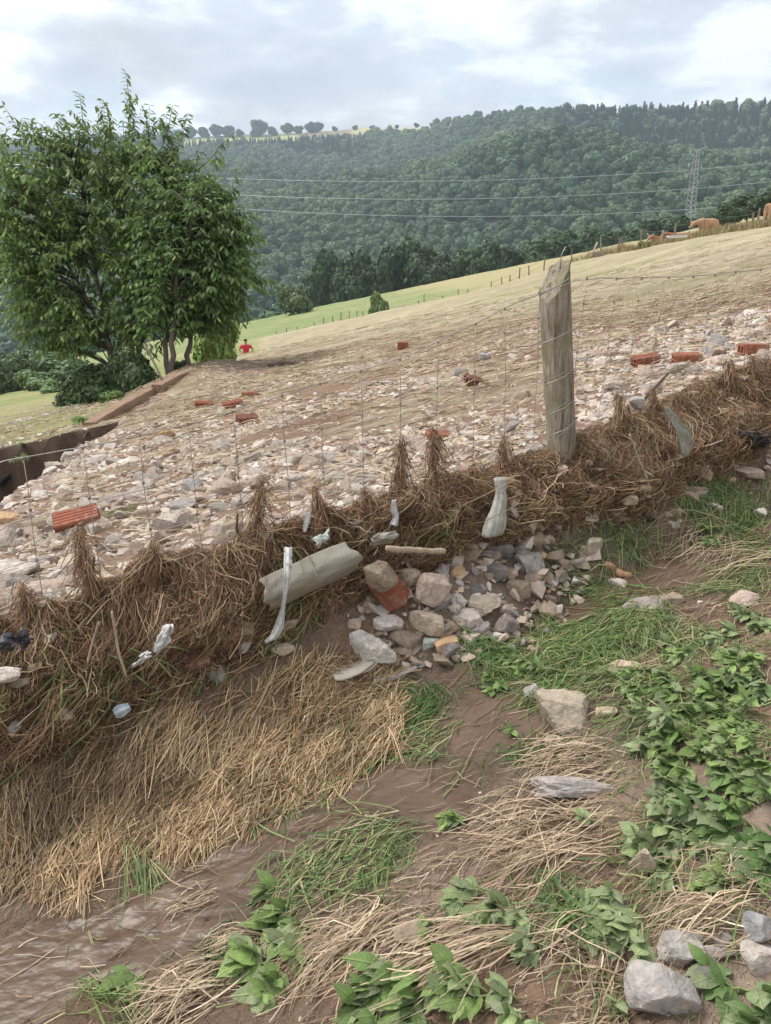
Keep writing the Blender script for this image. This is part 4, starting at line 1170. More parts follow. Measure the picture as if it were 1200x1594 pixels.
def build_litter():
    g = np.random.default_rng(15)
    bag = Bag()
    # on the rubble field, drawn out along the flow
    N = 26000
    d = g.uniform(0, 1, N) ** 1.6 * 13 + 0.05; s = g.uniform(-4.5, 9, N)
    x, y = to_xy(s, -d)
    t = x / np.maximum(y, .1)
    ok = (np.abs(t) < 0.62) & (y > 1.2) & (y < 17) & (fbm(x, y, 0.8, 3, 111) > -0.05 - 0.25 * g.random(N))
    ok &= -0.76 + 0.2 * x - 0.03 * y - H(x, y) < 0.15
    for ox, oy in ((-.3, 0), (.3, 0), (0, .3), (0, -.3), (-.2, -.25)): ok &= ~((x < -2) & (-0.76 + 0.2 * (x + ox) - 0.03 * (y + oy) - H(x + ox, y + oy) > 0.25))
    x, y = x[ok], y[ok]; k = len(x)
    ang = 0.25 + 0.5 * fbm(x, y, 0.9, 2, 112) + g.normal(0, 0.55, k)
    D = np.stack([-np.cos(ang), -np.sin(ang)], -1)
    C = pal(g, k, [(0.46, 0.37, 0.245), (0.37, 0.28, 0.18), (0.55, 0.47, 0.33), (0.24, 0.16, 0.105), (0.34, 0.31, 0.16)], (2.5, 3, 1.5, 3, 0.7))
    lay_strands(bag, np.stack([x, y], -1), D, g.uniform(0.06, 0.2, k), g.uniform(0.003, 0.005, k) * np.clip(y / 3.5, 0.9, 2.2), C, g, 3, (0, 0.030), 0.012)
    # stubble and hay on the mown field
    N = 20000
    yy = 8.5 + g.uniform(0, 1, N) ** 1.3 * 24; x = g.uniform(-0.5, 0.62, N) * yy; y = yy
    ok = fbm(x, y * 2.0, 2.2, 3, 115) > -0.1 - 0.25 * g.random(N)
    ok &= (x > -2.9 - 0.1 * y)
    x, y = x[ok], y[ok]; k = len(x)
    ang = 0.30 + g.normal(0, 0.5, k)
    D = np.stack([-np.cos(ang), -np.sin(ang)], -1)
    C = pal(g, k, [(0.46, 0.385, 0.26), (0.38, 0.30, 0.19), (0.52, 0.45, 0.32), (0.25, 0.185, 0.12), (0.29, 0.29, 0.13)], (3, 2.5, 2, 2, 2))
    lay_strands(bag, np.stack([x, y], -1), D, g.uniform(0.12, 0.40, k), g.uniform(0.003, 0.006, k) * np.clip(y / 9, 0.8, 2.2), C, g, 3, (0, 0.02), 0.015)
    # on the lane
    N = 30000
    x = g.uniform(-1.4, 2.4, N); y = g.uniform(0.7, 4.6, N); s, n = to_sn(x, y)
    f = fbm(x, y, 0.5, 3, 113)
    near = np.abs(n - stream_n(s)) < 0.24
    ok = (n > 0.16) & (f > -0.10 - 0.12 * g.random(N)) & ~(near & (g.random(N) < 0.80))
    x, y = x[ok], y[ok]; k = len(x)
    ang = math.atan2(DY, DX) + 0.6 * fbm(x, y, 0.5, 2, 114) + g.normal(0, 0.45, k)
    D = np.stack([-np.cos(ang), -np.sin(ang)], -1)
    C = pal(g, k, [(0.40, 0.30, 0.20), (0.30, 0.21, 0.14), (0.52, 0.42, 0.29), (0.21, 0.145, 0.10), (0.22, 0.25, 0.10)], (3, 3, 1.5, 2, 0.6))
    lay_strands(bag, np.stack([x, y], -1), D, g.uniform(0.02, 0.13, k), g.uniform(0.001, 0.0026, k), C, g, 4, (0, 0.006), 0.004)
    tag(obj('straw_litter', bag.mesh('straw_litter', M['strand'])), 'loose straw and dead stems scattered over the muddy ground', 'straw litter', kind='stuff')
build_litter()

def build_trampled_grass():
    g = np.random.default_rng(19)
    bag = Bag()
    N = 60000
    s = g.uniform(-1.6, 1.7, N); n = g.uniform(0.1, 1.6, N)
    x, y = to_xy(s, n); px, py, _ = project(np.stack([x, y, H(x, y)], -1))
    zones = [([(890, 800), (1010, 760), (1210, 720), (1210, 1010), (1000, 1010), (930, 940), (880, 870)], 0.30), ([(700, 1040), (860, 985), (1010, 930), (1060, 1010), (940, 1080), (760, 1110)], 0.6),
             ([(600, 1190), (640, 1060), (720, 1040), (850, 1110), (760, 1200)], 0.35), ([(360, 1370), (560, 1280), (680, 1290), (560, 1400), (300, 1480), (180, 1450)], 0.28),
             ([(960, 1000), (1210, 930), (1210, 1420), (1000, 1430), (940, 1200)], 0.28), ([(540, 1594), (560, 1430), (900, 1380), (1000, 1594)], 0.12)]
    pr = np.zeros(N)
    for poly, w in zones: pr = np.maximum(pr, in_poly(px, py, poly) * w)
    f = fbm(x, y, 0.22, 3, 141)
    ok = g.random(N) < pr * sstep(-0.22, 0.25, f) * 1.15
    x, y, f = x[ok], y[ok], f[ok]; k = len(x)
    ang = math.atan2(DY, DX) + 0.9 * fbm(x, y, 0.3, 2, 142) + g.normal(0, 0.5, k)
    D = np.stack([-np.cos(ang), -np.sin(ang)], -1)
    C = pal(g, k, GRC + [(0.42, 0.35, 0.20), (0.30, 0.24, 0.13)], (3, 2.5, 2, 2, 1.5, 1.6, 1.2), 0.25)
    lay_strands(bag, np.stack([x, y], -1), D, g.uniform(0.04, 0.16, k), g.uniform(0.0012, 0.0036, k), C, g, 5, (0, 0.012), 0.010, 0.004, 0.5)
    tag(obj('trampled_grass', bag.mesh('trampled_grass', M['grass'])), 'wet green grass flattened over the muddy lane', 'grass', kind='stuff')

def bundle(name, label, cat, p0, p1, sp0, sp1, N, W, cols, wts, seed, lift=0.03, mat='straw', jl=0.3, group=None, K=6, curve=0.25):
    """stalks or blades lying from pixel area p0 to p1, with spread in metres"""
    g = np.random.default_rng(seed)
    a, _ = at(*p0); b, _ = at(*p1)
    A = np.array(a)[:2]; B = np.array(b)[:2]
    ax = norm(B - A); sd = np.array([-ax[1], ax[0]]); L = np.linalg.norm(B - A)
    t0 = g.uniform(0, jl, N); t1 = g.uniform(1 - jl * 0.8, 1.05, N)
    o0 = g.normal(0, sp0, N); o1 = o0 * 0.4 + g.normal(0, sp1, N)
    u = np.linspace(0, 1, K)[None]
    tt = t0[:, None] + (t1 - t0)[:, None] * u
    of = o0[:, None] * (1 - u) + o1[:, None] * u + (g.normal(0, curve * 0.1, N))[:, None] * np.sin(u * 3.14) 
    P2 = A + ax * (tt * L)[..., None] + sd * of[..., None]
    z = H(P2[..., 0], P2[..., 1]) + g.uniform(0.002, lift, (N, 1)) * (0.25 + np.sin(u * math.pi * 0.9)) + 0.002
    Q = np.concatenate([P2, z[..., None]], -1) + np.cumsum(g.normal(0, 0.0030, (N, K, 3)), 1) * np.array([1, 1, .5])
    org = np.array([*(A + B) / 2, 0]); org[2] = ground(org[0], org[1])
    V, F, C = ribbons(Q - org, g.uniform(*W, N), pal(g, N, cols, wts), g, up=(0, 0, 1), taper=(0.8, 0.25))
    o = obj(name, Bag().add(V, F, None, C).mesh(name, M[mat]), None, org)
    tag(o, label, cat, group)
    return o
STC = [(0.54, 0.43, 0.29), (0.46, 0.35, 0.235), (0.35, 0.255, 0.17), (0.62, 0.52, 0.38), (0.24, 0.17, 0.115)]
for i, a in enumerate([
    ('fan of long pale straw stalks below the grey bark log', (950, 1262), (720, 1362), 0.055, 0.06, 120, 5),
    ('straw sheaf in the lower left with stalks fanning from a muddy knot', (372, 1490), (190, 1590), 0.03, 0.045, 110, 6),
    ('bent pile of straw above the lower right grey stones', (1190, 1395), (1010, 1480), 0.05, 0.03, 100, 7),
    ('long thin trail of straw running diagonally to the lower middle', (850, 1425), (520, 1585), 0.018, 0.03, 70, 8),
    ('brown tangled straw trail left of the middle weeds', (625, 1400), (440, 1550), 0.03, 0.035, 110, 9),
    ('thin brown straw wisps between the sandstone block and bark log', (960, 1160), (790, 1215), 0.045, 0.04, 90, 10),
    ('dry straw wisp beside the dark grass at the muddy water edge', (365, 1392), (235, 1450), 0.02, 0.03, 70, 11),
    ('pale straw wisp lying on the mud under the broad green leaf', (420, 1450), (300, 1500), 0.02, 0.02, 45, 12),
    ('flattened brown hay on the lane under the right end of the debris', (1190, 835), (1030, 900), 0.09, 0.07, 160, 13),
    ('loose brown stalks spread beside the lower middle weeds', (960, 1440), (830, 1540), 0.06, 0.06, 40, 14),
    ('short straw stubs at the right edge below the broad leaves', (1195, 1350), (1090, 1400), 0.04, 0.03, 60, 15),
    ('sloping heap of brown hay at the foot of the fence post', (905, 715), (965, 815), 0.12, 0.12, 420, 16)]):
    bundle('straw_bundle', a[0], 'straw', a[1], a[2], a[3] * 1.25, a[4] * 1.5, int(a[5] * 1.2), (0.0014, 0.0038) if i != 11 else (0.002, 0.004), STC, (2, 3, 3, 0.8, 2) if i not in (4, 5, 8, 9, 11) else (1, 3, 3.5, .5, 2), a[6], 0.04, 'straw', 0.5, None, 6, 0.3)
GRC = [(0.155, 0.235, 0.075), (0.115, 0.19, 0.068), (0.22, 0.31, 0.10), (0.33, 0.35, 0.16), (0.08, 0.14, 0.055)]
build_trampled_grass()
for i, a in enumerate([
    ('dark wet grass clump at the right tip of the straw mat', (690, 1062), (625, 1175), 0.05, 0.04, 240, 0),
    ('dark green grass clump across the stream from the straw tip', (835, 1105), (730, 1185), 0.05, 0.05, 240, 0),
    ('flattened green sedge tuft lying in the middle of the muddy flow', (545, 1292), (385, 1352), 0.025, 0.02, 170, 0),
    ('short green tuft right of the flattened sedge', (650, 1300), (530, 1335), 0.04, 0.04, 150, 1),
    ('dark grass tuft in the lower left beside the straw wisp', (405, 1425), (275, 1488), 0.025, 0.03, 150, 0),
    ('thin grey green grass tuft at the edge of the muddy water', (295, 1405), (185, 1448), 0.03, 0.03, 110, 3),
    ('thin green tuft standing in the muddy water below the straw edge', (580, 1218), (470, 1292), 0.018, 0.016, 90, 1),
    ('green grass fringe along the lower straw edge', (640, 1135), (515, 1205), 0.02, 0.02, 120, 1),
    ('green grass swept below the stone pile', (830, 1005), (720, 1050), 0.05, 0.05, 230, 1),
    ('bright green grass swathe right of the stone pile', (985, 965), (830, 1035), 0.06, 0.05, 280, 2),
    ('yellow green grass beside the flat purple stone', (1050, 945), (940, 985), 0.05, 0.05, 170, 3),
    ('green grass patch before the dark curved scrap', (1010, 830), (940, 858), 0.05, 0.04, 90, 1),
    ('long bright grass patch on the right of the upper lane', (1190, 785), (1070, 835), 0.07, 0.06, 260, 2),
    ('low green grass beyond the curved scrap', (1130, 755), (1030, 800), 0.06, 0.06, 180, 3),
    ('thin grass tuft beside the small puddle', (915, 895), (865, 935), 0.03, 0.02, 50, 2),
    ('yellow green grass by the right edge under the lane hay', (1195, 880), (1080, 930), 0.06, 0.05, 180, 3),
    ('long pale grass stems bending over the right weeds', (1200, 1075), (1060, 1150), 0.05, 0.04, 60, 3),
    ('grass sheaf pressed flat above the sandstone block', (970, 1010), (860, 1065), 0.05, 0.05, 170, 2),
    ('green stemmed tuft lying on the lower left mud', (250, 1500), (95, 1572), 0.02, 0.025, 100, 3),
    ('narrow green blades among the weeds below the straw fan', (935, 1385), (830, 1450), 0.03, 0.03, 90, 1),
    ('small green tuft on the rubble beside the tilted red brick', (200, 795), (165, 810), 0.03, 0.03, 70, 2),
    ('small green grass tuft growing at the left foot of the post', (830, 700), (815, 735), 0.03, 0.03, 80, 2)]):
    w = {0: (1, 3, .5, .2, 3), 1: (3, 3, 1, .5, 1), 2: (3, 1, 3, 1.5, .3), 3: (1.5, 1, 2, 3.5, .3)}[a[6]]
    bundle('grass_clump', a[0], 'grass clump', a[1], a[2], a[3] * 1.25, a[4] * 1.35, int(a[5] * 0.95), (0.0014, 0.0042), GRC, w, 40 + i, 0.022, 'grass', 0.75, None, 6, 0.9)
# ------------------------------------------------------------------ stones
CO = dict(pale=(0.54, 0.475, 0.42), white=(0.66, 0.60, 0.54), tan=(0.52, 0.42, 0.315), pink=(0.52, 0.40, 0.335), grey=(0.40, 0.365, 0.34), purple=(0.31, 0.262, 0.25), brown=(0.33, 0.255, 0.19),
          dark=(0.20, 0.185, 0.175), ochre=(0.50, 0.33, 0.19), green=(0.50, 0.54, 0.48), sand=(0.44, 0.375, 0.285), orange=(0.45, 0.22, 0.10), bluegrey=(0.35, 0.335, 0.33))
def stone(label, box, colour, seed, sub=4, flat=0.75, tilt=0.0, cuts=11, rough=0.03, strata=0.0, sink=0.25, up=0.0, deep=0.8, cat='stone', n0=None, dmin=0.42):
    x0, y0, x1, y1 = box
    if n0 is None: p, Z = at((x0 + x1) / 2, y0 + (y1 - y0) * 0.72)
    else: p, Z = at_n((x0 + x1) / 2, (y0 + y1) / 2, n0)
    w, h = (x1 - x0) * Z / FOC, (y1 - y0) * Z / FOC
    V, F = rock(seed, sub, (w * 1.04, max(w * deep, h * 0.6), h * flat * 1.1), cuts, rough, strata, dmin)
    nm = 'bark_log' if cat == 'log' else 'stone'
    o = obj(nm, mesh_from(nm, V, F, M['stone'], None, False), None, (p.x, p.y, p.z + (h * flat * (0.5 - sink) if n0 is None else 0) + up), (0.15, tilt, 0), CO[colour])
    tag(o, label, cat)
    return o
for k, a in enumerate([
    ('long pale block lying at the front of the stone pile', (541, 983, 618, 1026), 'white', dict(tilt=0.05)),
    ('flat whitish stone on top behind the long pale block', (580, 957, 628, 981), 'white', {}),
    ('large grey brown boulder in the middle of the stone pile', (635, 944, 695, 998), 'tan', dict(tilt=0.35)),
    ('pinkish brown angular boulder leaning on top of the pile', (648, 902, 700, 958), 'pink', dict(tilt=0.5, up=0.04)),
    ('beige squarish stone beside the muddy hollow brick', (616, 889, 654, 926), 'sand', dict(up=0.02)),
    ('flat pale slab on the right of the stone pile', (704, 947, 750, 977), 'pale', dict(tilt=0.25)),
    ('purple grey slab tilted at the right end of the pile', (768, 955, 811, 1000), 'purple', dict(tilt=0.7)),
    ('purple block standing on edge at the pile foot', (684, 990, 716, 1036), 'purple', dict(tilt=0.9)),
    ('small greenish white stone next to the purple block', (657, 991, 682, 1011), 'green', {}),
    ('small tan stone left of the pile', (541, 962, 562, 981), 'tan', {}),
    ('brown stone tucked beneath the grey brown boulder', (606, 976, 656, 1012), 'brown', {}),
    ('thin tan slab lying behind the flat pale slab', (727, 929, 780, 956), 'sand', dict(strata=0.02)),
    ('grey cube shaped block under the end of the broken stick', (694, 824, 734, 870), 'bluegrey', dict(tilt=0.2)),
    ('long dark flat stone below the tied sack', (747, 838, 798, 862), 'dark', {}),
    ('big veined grey block right of the long dark stone', (800, 853, 848, 899), 'grey', dict(tilt=0.4)),
    ('small white nub at the tip of the purple grey slab', (762, 981, 781, 1004), 'white', {}),
    ('small purple stone between the slabs', (734, 968, 766, 996), 'purple', dict(tilt=-0.4)),
    ('rounded brown boulder at the foot of the debris right of the sack', (808, 822, 846, 854), 'brown', dict(rough=0.05)),
    ('upright cream stone half buried beneath the brown hay', (909, 840, 938, 872), 'sand', dict(flat=1.0)),
    ('grey white stone standing alone in the small puddle', (947, 898, 984, 925), 'pale', {}),
    ('flat purple grey stone across the upper stream', (969, 929, 1036, 957), 'purple', dict(deep=.6)),
    ('brown flat stone beside the flat purple one', (1024, 922, 1062, 943), 'brown', {}),
    ('layered flat stone at the right end of the upper stream', (1136, 922, 1186, 943), 'pink', dict(strata=0.03)),
    ('small grey plate beyond the dark curved scrap', (1076, 758, 1101, 774), 'grey', {}),
    ('flat pinkish slab below the black plastic', (1142, 726, 1190, 744), 'pink', {}),
    ('grey upright stone left of the black plastic', (1118, 690, 1133, 716), 'bluegrey', dict(flat=1.0)),
    ('round tan stone lodged above the black plastic', (1145, 645, 1168, 669), 'sand', dict(n0=0.12, sub=3)),
    ('large flat layered sandstone block alone on the mud', (831, 1074, 916, 1146), 'sand', dict(strata=0.02, tilt=0.12, cuts=8, rough=0.02)),
    ('grey bark covered log lying alone on the mud', (828, 1210, 962, 1244), 'grey', dict(cuts=16, rough=0.09, deep=0.28, cat='log', flat=0.9, tilt=0.06)),
    ('small grey stone up left of the sandstone block', (815, 1065, 846, 1091), 'grey', {}),
    ('broken flat pale flake below the sandstone block', (845, 1147, 884, 1169), 'tan', dict(tilt=0.3)),
    ('thin tan flake right of the broken pale one', (878, 1156, 912, 1170), 'sand', {}),
    ('largest grey boulder with white veins in the lower right corner', (973, 1478, 1082, 1580), 'grey', dict(cuts=6, rough=0.03, sub=5, tilt=0.55, dmin=0.3)),
    ('narrow light grey slab above the big veined boulder', (1076, 1470, 1146, 1496), 'grey', dict(deep=.35)),
    ('grey angular stone at the right edge below the straw pile', (1158, 1418, 1215, 1468), 'bluegrey', {}),
    ('pale grey stone at the right edge beneath another', (1150, 1456, 1222, 1504), 'pale', {}),
    ('grey slab tucked behind the big veined boulder', (1028, 1453, 1092, 1502), 'grey', {}),
    ('dark grey wedge right of the big veined boulder', (1080, 1494, 1118, 1542), 'dark', {}),
    ('small purple stone behind the narrow grey slab', (1110, 1455, 1146, 1476), 'purple', {}),
    ('upright muddy stone among the right weeds', (979, 1313, 1012, 1371), 'tan', dict(flat=1.0, deep=.6)),
    ('flat half buried stone in the lower middle mud', (614, 1428, 672, 1468), 'brown', dict(flat=.4)),
    ('ochre boulder standing out on the left of the field', (244, 666, 272, 692), 'ochre', dict(sub=3)),
    ('large speckled concrete slab at the left edge', (-20, 862, 62, 912), 'pale', dict(cuts=7, flat=0.6)),
    ('white stone low at the left edge in the debris', (-10, 1033, 35, 1060), 'white', dict(n0=0.20)),
    ('brown slab standing upright under the woven sack', (364, 958, 396, 1005), 'brown', dict(n0=0.15, tilt=0.5, deep=.4)),
    ('beige flat stone by the end of the white strip', (424, 997, 459, 1020), 'tan', {}),
    ('grey triangular shard beside the red brick bits', (322, 1037, 351, 1063), 'bluegrey', dict(flat=.9)),
    ('orange tinted stone at the left edge of the rubble', (-6, 796, 38, 821), 'ochre', {}),
    ('dark speckled stone in the middle of the pale rubble', (284, 745, 316, 772), 'bluegrey', {}),
    ('small light stone on the lane below the sandstone block', (928, 1098, 960, 1116), 'tan', {}),
    ('flat tan stone beside the upper green swathe', (940, 1034, 1000, 1052), 'tan', {}),
    ('tiny cream stone in the grass at the upper right', (1174, 790, 1192, 804), 'white', dict(sub=3)),
    ('flat dark stone at the puddle edge below the stones', (858, 890, 884, 908), 'dark', {}),
    ('red brown stone beside the dark slab of the pile', (700, 878, 724, 900), 'ochre', dict(sub=3)),
    ('grey stone wedged behind the grey cube block', (752, 872, 790, 906), 'dark', {}),
    ('angular brown stone below the veined grey block', (788, 900, 828, 936), 'brown', {}),
    ('pale pink block among the rubble above the left tufts', (122, 872, 152, 906), 'pink', dict(sub=3)),
    ('big pale boulder beside the red bricks on the right field', (1100, 552, 1138, 576), 'pink', dict(sub=3)),
    ('grey tilted block left of the big pale boulder', (1088, 540, 1116, 562), 'grey', dict(sub=3, tilt=.6)),
    ('white lump of stone on the right debris top', (1112, 568, 1140, 592), 'white', dict(sub=3)),
    ('grey cube stone on the field left of the post', (746, 548, 764, 564), 'bluegrey', dict(sub=3)),
    ('dark rounded stone on the field left of the post', (706, 574, 730, 590), 'dark', dict(sub=3)),
    ('white stone below the dark rounded field stone', (722, 668, 750, 690), 'pale', dict(sub=3)),
    ('flat grey stone buried in the right debris crest', (978, 616, 1004, 640), 'grey', dict(n0=0.0, sub=3))]):
    stone(a[0], a[1], a[2], 300 + 7 * k, **a[3])

def build_rubble():
    g = np.random.default_rng(31)
    def samp(N):
        d = g.uniform(0.02, 1, N) ** 1.45 * 18; s = g.uniform(-6, 14, N)
        x, y = to_xy(s, -d - 0.08)
        return x, y, d, s
    x, y, d, s = samp(150000)
    t = x / np.maximum(y, .1)
    yb = np.interp(x, [-8, -5, -3, 0, 3, 6], [24, 23, 20, 16, 12.0, 10.5])
    cl = fbm(x, y, 1.1, 3, 41 + 90); band = fbm(s * 0.35, d, 0.9, 2, 131)
    dens = 0.95 * sstep(-0.15, 0.45, cl + 0.7 * band) + 0.12
    px, py, _ = project(np.stack([x, y, -0.76 + .2 * x - .03 * y], -1))
    heap = in_poly(px, py, [(-60, 770), (130, 690), (330, 690), (560, 690), (640, 720), (560, 800), (380, 880), (-60, 960)]) | in_poly(px, py, [(880, 560), (1010, 520), (1210, 480), (1210, 640), (900, 660)])
    dens = np.where(heap, dens * 1.5 + 0.5, dens * 1.1)
    dens = dens * sstep(1.0, 0.5, y / yb)
    for ox, oy in ((-.25, 0), (0, .25), (.2, .2)): dens = dens * ~((x < -2) & (-0.76 + 0.2 * (x + ox) - 0.03 * (y + oy) - H(x + ox, y + oy) > 0.25) & (y > 8.2))
    ok = (g.random(len(x)) < dens * 0.85) & (np.abs(t) < 0.60) & (y > 1.3) & (-0.76 + 0.2 * x - 0.03 * y - H(x, y) < 0.10)
    x, y, heap = x[ok][:24000], y[ok][:24000], heap[ok][:24000]
    n = len(x)
    sz = np.exp(g.normal(math.log(0.029), 0.52, n)); sz = np.clip(sz, 0.012, 0.12) * np.where(heap, 1.3, 1.0)
    C = pal(g, n, [CO['pale'], CO['white'], CO['tan'], CO['pink'], CO['grey'], CO['bluegrey'], CO['ochre'], CO['brown']], (4, 2.6, 2.2, 3.0, 1.6, 0.9, 0.4, 1.0), 0.16)
    silt = g.uniform(0.15, 0.65, (n, 1)); C = C * (1 - silt) + np.array([0.44, 0.355, 0.285]) * silt
    z = H(x, y) - sz * 0.16
    app = sz / np.maximum(y, 1)
    order = np.argsort(-app)
    big, rest = order[:235], order[235:]
    var = [rock(900 + k, 3, (1, 1, 1), 8, 0.02, dmin=0.4)[0:2] for k in range(16)]
    vm = [mesh_from('rubble_stone', V, F, M['rock'], None, False) for V, F in var]
    kinds = {}
    for i in big:
        lum = C[i].mean(); warm = C[i][0] - C[i][2]
        if warm > 0.17: lab, grp = 'warm tan chunk of rubble stone lying loose on the washed field', 'tan rubble stones on the field'
        elif lum > 0.5: lab, grp = 'whitish chunk of rubble stone lying loose on the washed field', 'whitish rubble stones on the field'
        elif lum > 0.40: lab, grp = 'pale grey chunk of rubble stone lying loose on the washed field', 'pale grey rubble stones on the field'
        else: lab, grp = 'dark grey or brown chunk of rubble stone on the washed field', 'dark rubble stones on the field'
        o = obj('rubble_stone', vm[i % 16], None, (x[i], y[i], z[i] + sz[i] * 0.15), (g.normal(0, .35), g.normal(0, .35), g.uniform(0, 6.28)), tuple(C[i]))
        o.scale = (sz[i] * 1.2, sz[i] * g.uniform(0.7, 1.0), sz[i] * g.uniform(0.5, 0.8))
        tag(o, lab, 'stone', grp)
    small = [chip(700 + k, 9 + k % 5) for k in range(24)]
    def strew(xx, yy, zz, ss, CC, name, label, seed):
        gg = np.random.default_rng(seed)
        Vs, Fs, Cs = [], [], []; off = 0
        for j in range(24):
            m = np.arange(len(xx)) % 24 == j
            k = int(m.sum())
            if not k: continue
            V, F = small[j]
            a = gg.uniform(0, 6.28, k); c, s_ = np.cos(a)[:, None], np.sin(a)[:, None]
            sc = ss[m][:, None] * np.stack([1.15 + 0 * a, gg.uniform(.65, 1, k), gg.uniform(.45, .8, k)], -1)[:, None, :].squeeze(1)
            L = V[None] * sc[:, None, :]
            W = np.stack([L[..., 0] * c - L[..., 1] * s_, L[..., 0] * s_ + L[..., 1] * c, L[..., 2] + L[..., 0] * gg.normal(0, .25, (k, 1))], -1)
            W = W + np.stack([xx[m], yy[m], zz[m] + ss[m] * 0.12], -1)[:, None, :]
            Vs.append(W.reshape(-1, 3)); Fs.append((F[None] + (off + np.arange(k) * len(V))[:, None, None]).reshape(-1, 3)); off += k * len(V)
            Cs.append(np.repeat(CC[m], len(V), 0))
        tag(obj(name, mesh_from(name, np.concatenate(Vs), np.concatenate(Fs), M['rockv'], np.concatenate(Cs))), label, 'rubble', kind='stuff')
    r = rest
    strew(x[r], y[r], z[r], sz[r], C[r], 'rubble', 'small stone rubble strewn over the washed field', 1)
    # stones lodged in the debris wall
    k = 230
    s3 = np.concatenate([g.uniform(0.15, 2.2, 150), g.uniform(-2.6, 0.1, 80)]); v3 = np.concatenate([g.uniform(0.22, 0.98, 150), g.uniform(0.3, 1.0, 80)])
    Q3 = shell(s3, v3) + np.array([DY, -DX, 0.3]) * 0.012
    strew(Q3[:, 0], Q3[:, 1], Q3[:, 2], np.exp(g.normal(math.log(0.034), 0.45, k)), pal(g, k, [CO['pale'], CO['tan'], CO['brown'], CO['grey']], (1, 2, 2.5, 1), 0.2) * 0.85, 'lodged_stones', 'small stones lodged in the debris along the fence', 3)
    # broken stone on the lane and at the foot of the bank
    N = 22000
    xx = g.uniform(-1.2, 2.2, N); yy = g.uniform(0.8, 4.4, N); s2, n2 = to_sn(xx, yy)
    pp = np.stack([xx, yy, H(xx, yy)], -1); qx, qy, _ = project(pp)
    pile = in_poly(qx, qy, [(600, 880), (690, 820), (830, 800), (920, 860), (900, 960), (830, 1020), (640, 1040), (530, 1010)])
    pile2 = in_poly(qx, qy, [(1080, 660), (1200, 640), (1200, 760), (1030, 830)])
    grit = in_poly(qx, qy, [(560, 1380), (760, 1420), (900, 1600), (500, 1600)]) | in_poly(qx, qy, [(880, 1540), (1000, 1500), (1000, 1600), (880, 1600)])
    pr = np.where(pile, 0.95, np.where(pile2, 0.25, np.where(grit, 0.35, 0.10)))
    ok = (g.random(N) < pr) & (n2 > 0.12)
    xx, yy = xx[ok], yy[ok]; pile = (pile | pile2)[ok]; k = len(xx)
    ss = np.where(pile, np.clip(np.exp(g.normal(math.log(0.028), 0.55, k)), .007, .085), np.clip(np.exp(g.normal(math.log(0.006), 0.4, k)), .003, .02))
    CC = pal(g, k, [CO['pale'], CO['tan'], CO['pink'], CO['grey'], CO['purple'], CO['brown'], CO['dark'], CO['ochre']], (1.4, 2.6, 2.6, 1.6, 0.8, 3.2, 0.8, 0.5), 0.18)
    strew(xx, yy, H(xx, yy), ss, CC, 'lane_rubble', 'small broken stones and grit lying in the lane mud', 2)
build_rubble()

# ------------------------------------------------------------------ bricks and tiles
def hollow_brick(label, px, py, dims, rot, colour, up=0.0, n0=None, cat='brick', name='brick'):
    p, Z = at(px, py) if n0 is None else at_n(px, py, n0)
    L, W, Hh = dims
    b = Bag(); t = 0.010
    b.box((0, 0, Hh / 2 - t / 2), (L, W, t)); b.box((0, 0, -Hh / 2 + t / 2), (L, W, t))
    hi = Hh - 2 * t
    for yy in (-W / 2 + t / 2, 0, W / 2 - t / 2): b.box((0, yy, 0), (L - 0.001, t, hi))
    if Hh > 0.06: b.box((0, 0, 0), (L - 0.003, W - 2 * t - 0.001, t * 0.8))
    for k in range(5):
        yy = -W / 2 + W * (k + 0.5) / 5
        b.box((0, yy, Hh / 2 + 0.0012), (L - 0.004, W / 5 * 0.62, 0.0024))
        b.box((0, yy, -Hh / 2 - 0.0012), (L - 0.004, W / 5 * 0.62, 0.0024))
    nk = max(2, int(Hh / 0.022))
    for k in range(nk):
        z = -Hh / 2 + Hh * (k + 0.5) / nk
        for sg in (-1, 1): b.box((0, sg * (W / 2 + 0.0012), z), (L - 0.004, 0.0024, Hh / nk * 0.62))
    o = obj(name, b.mesh(name, M['brick']), None, (p.x, p.y, p.z + Hh * 0.35 + up), rot, colour)
    tag(o, label, cat)
    return o
RED, ORG, DKR = (0.31, 0.105, 0.062), (0.37, 0.14, 0.08), (0.23, 0.10, 0.07)
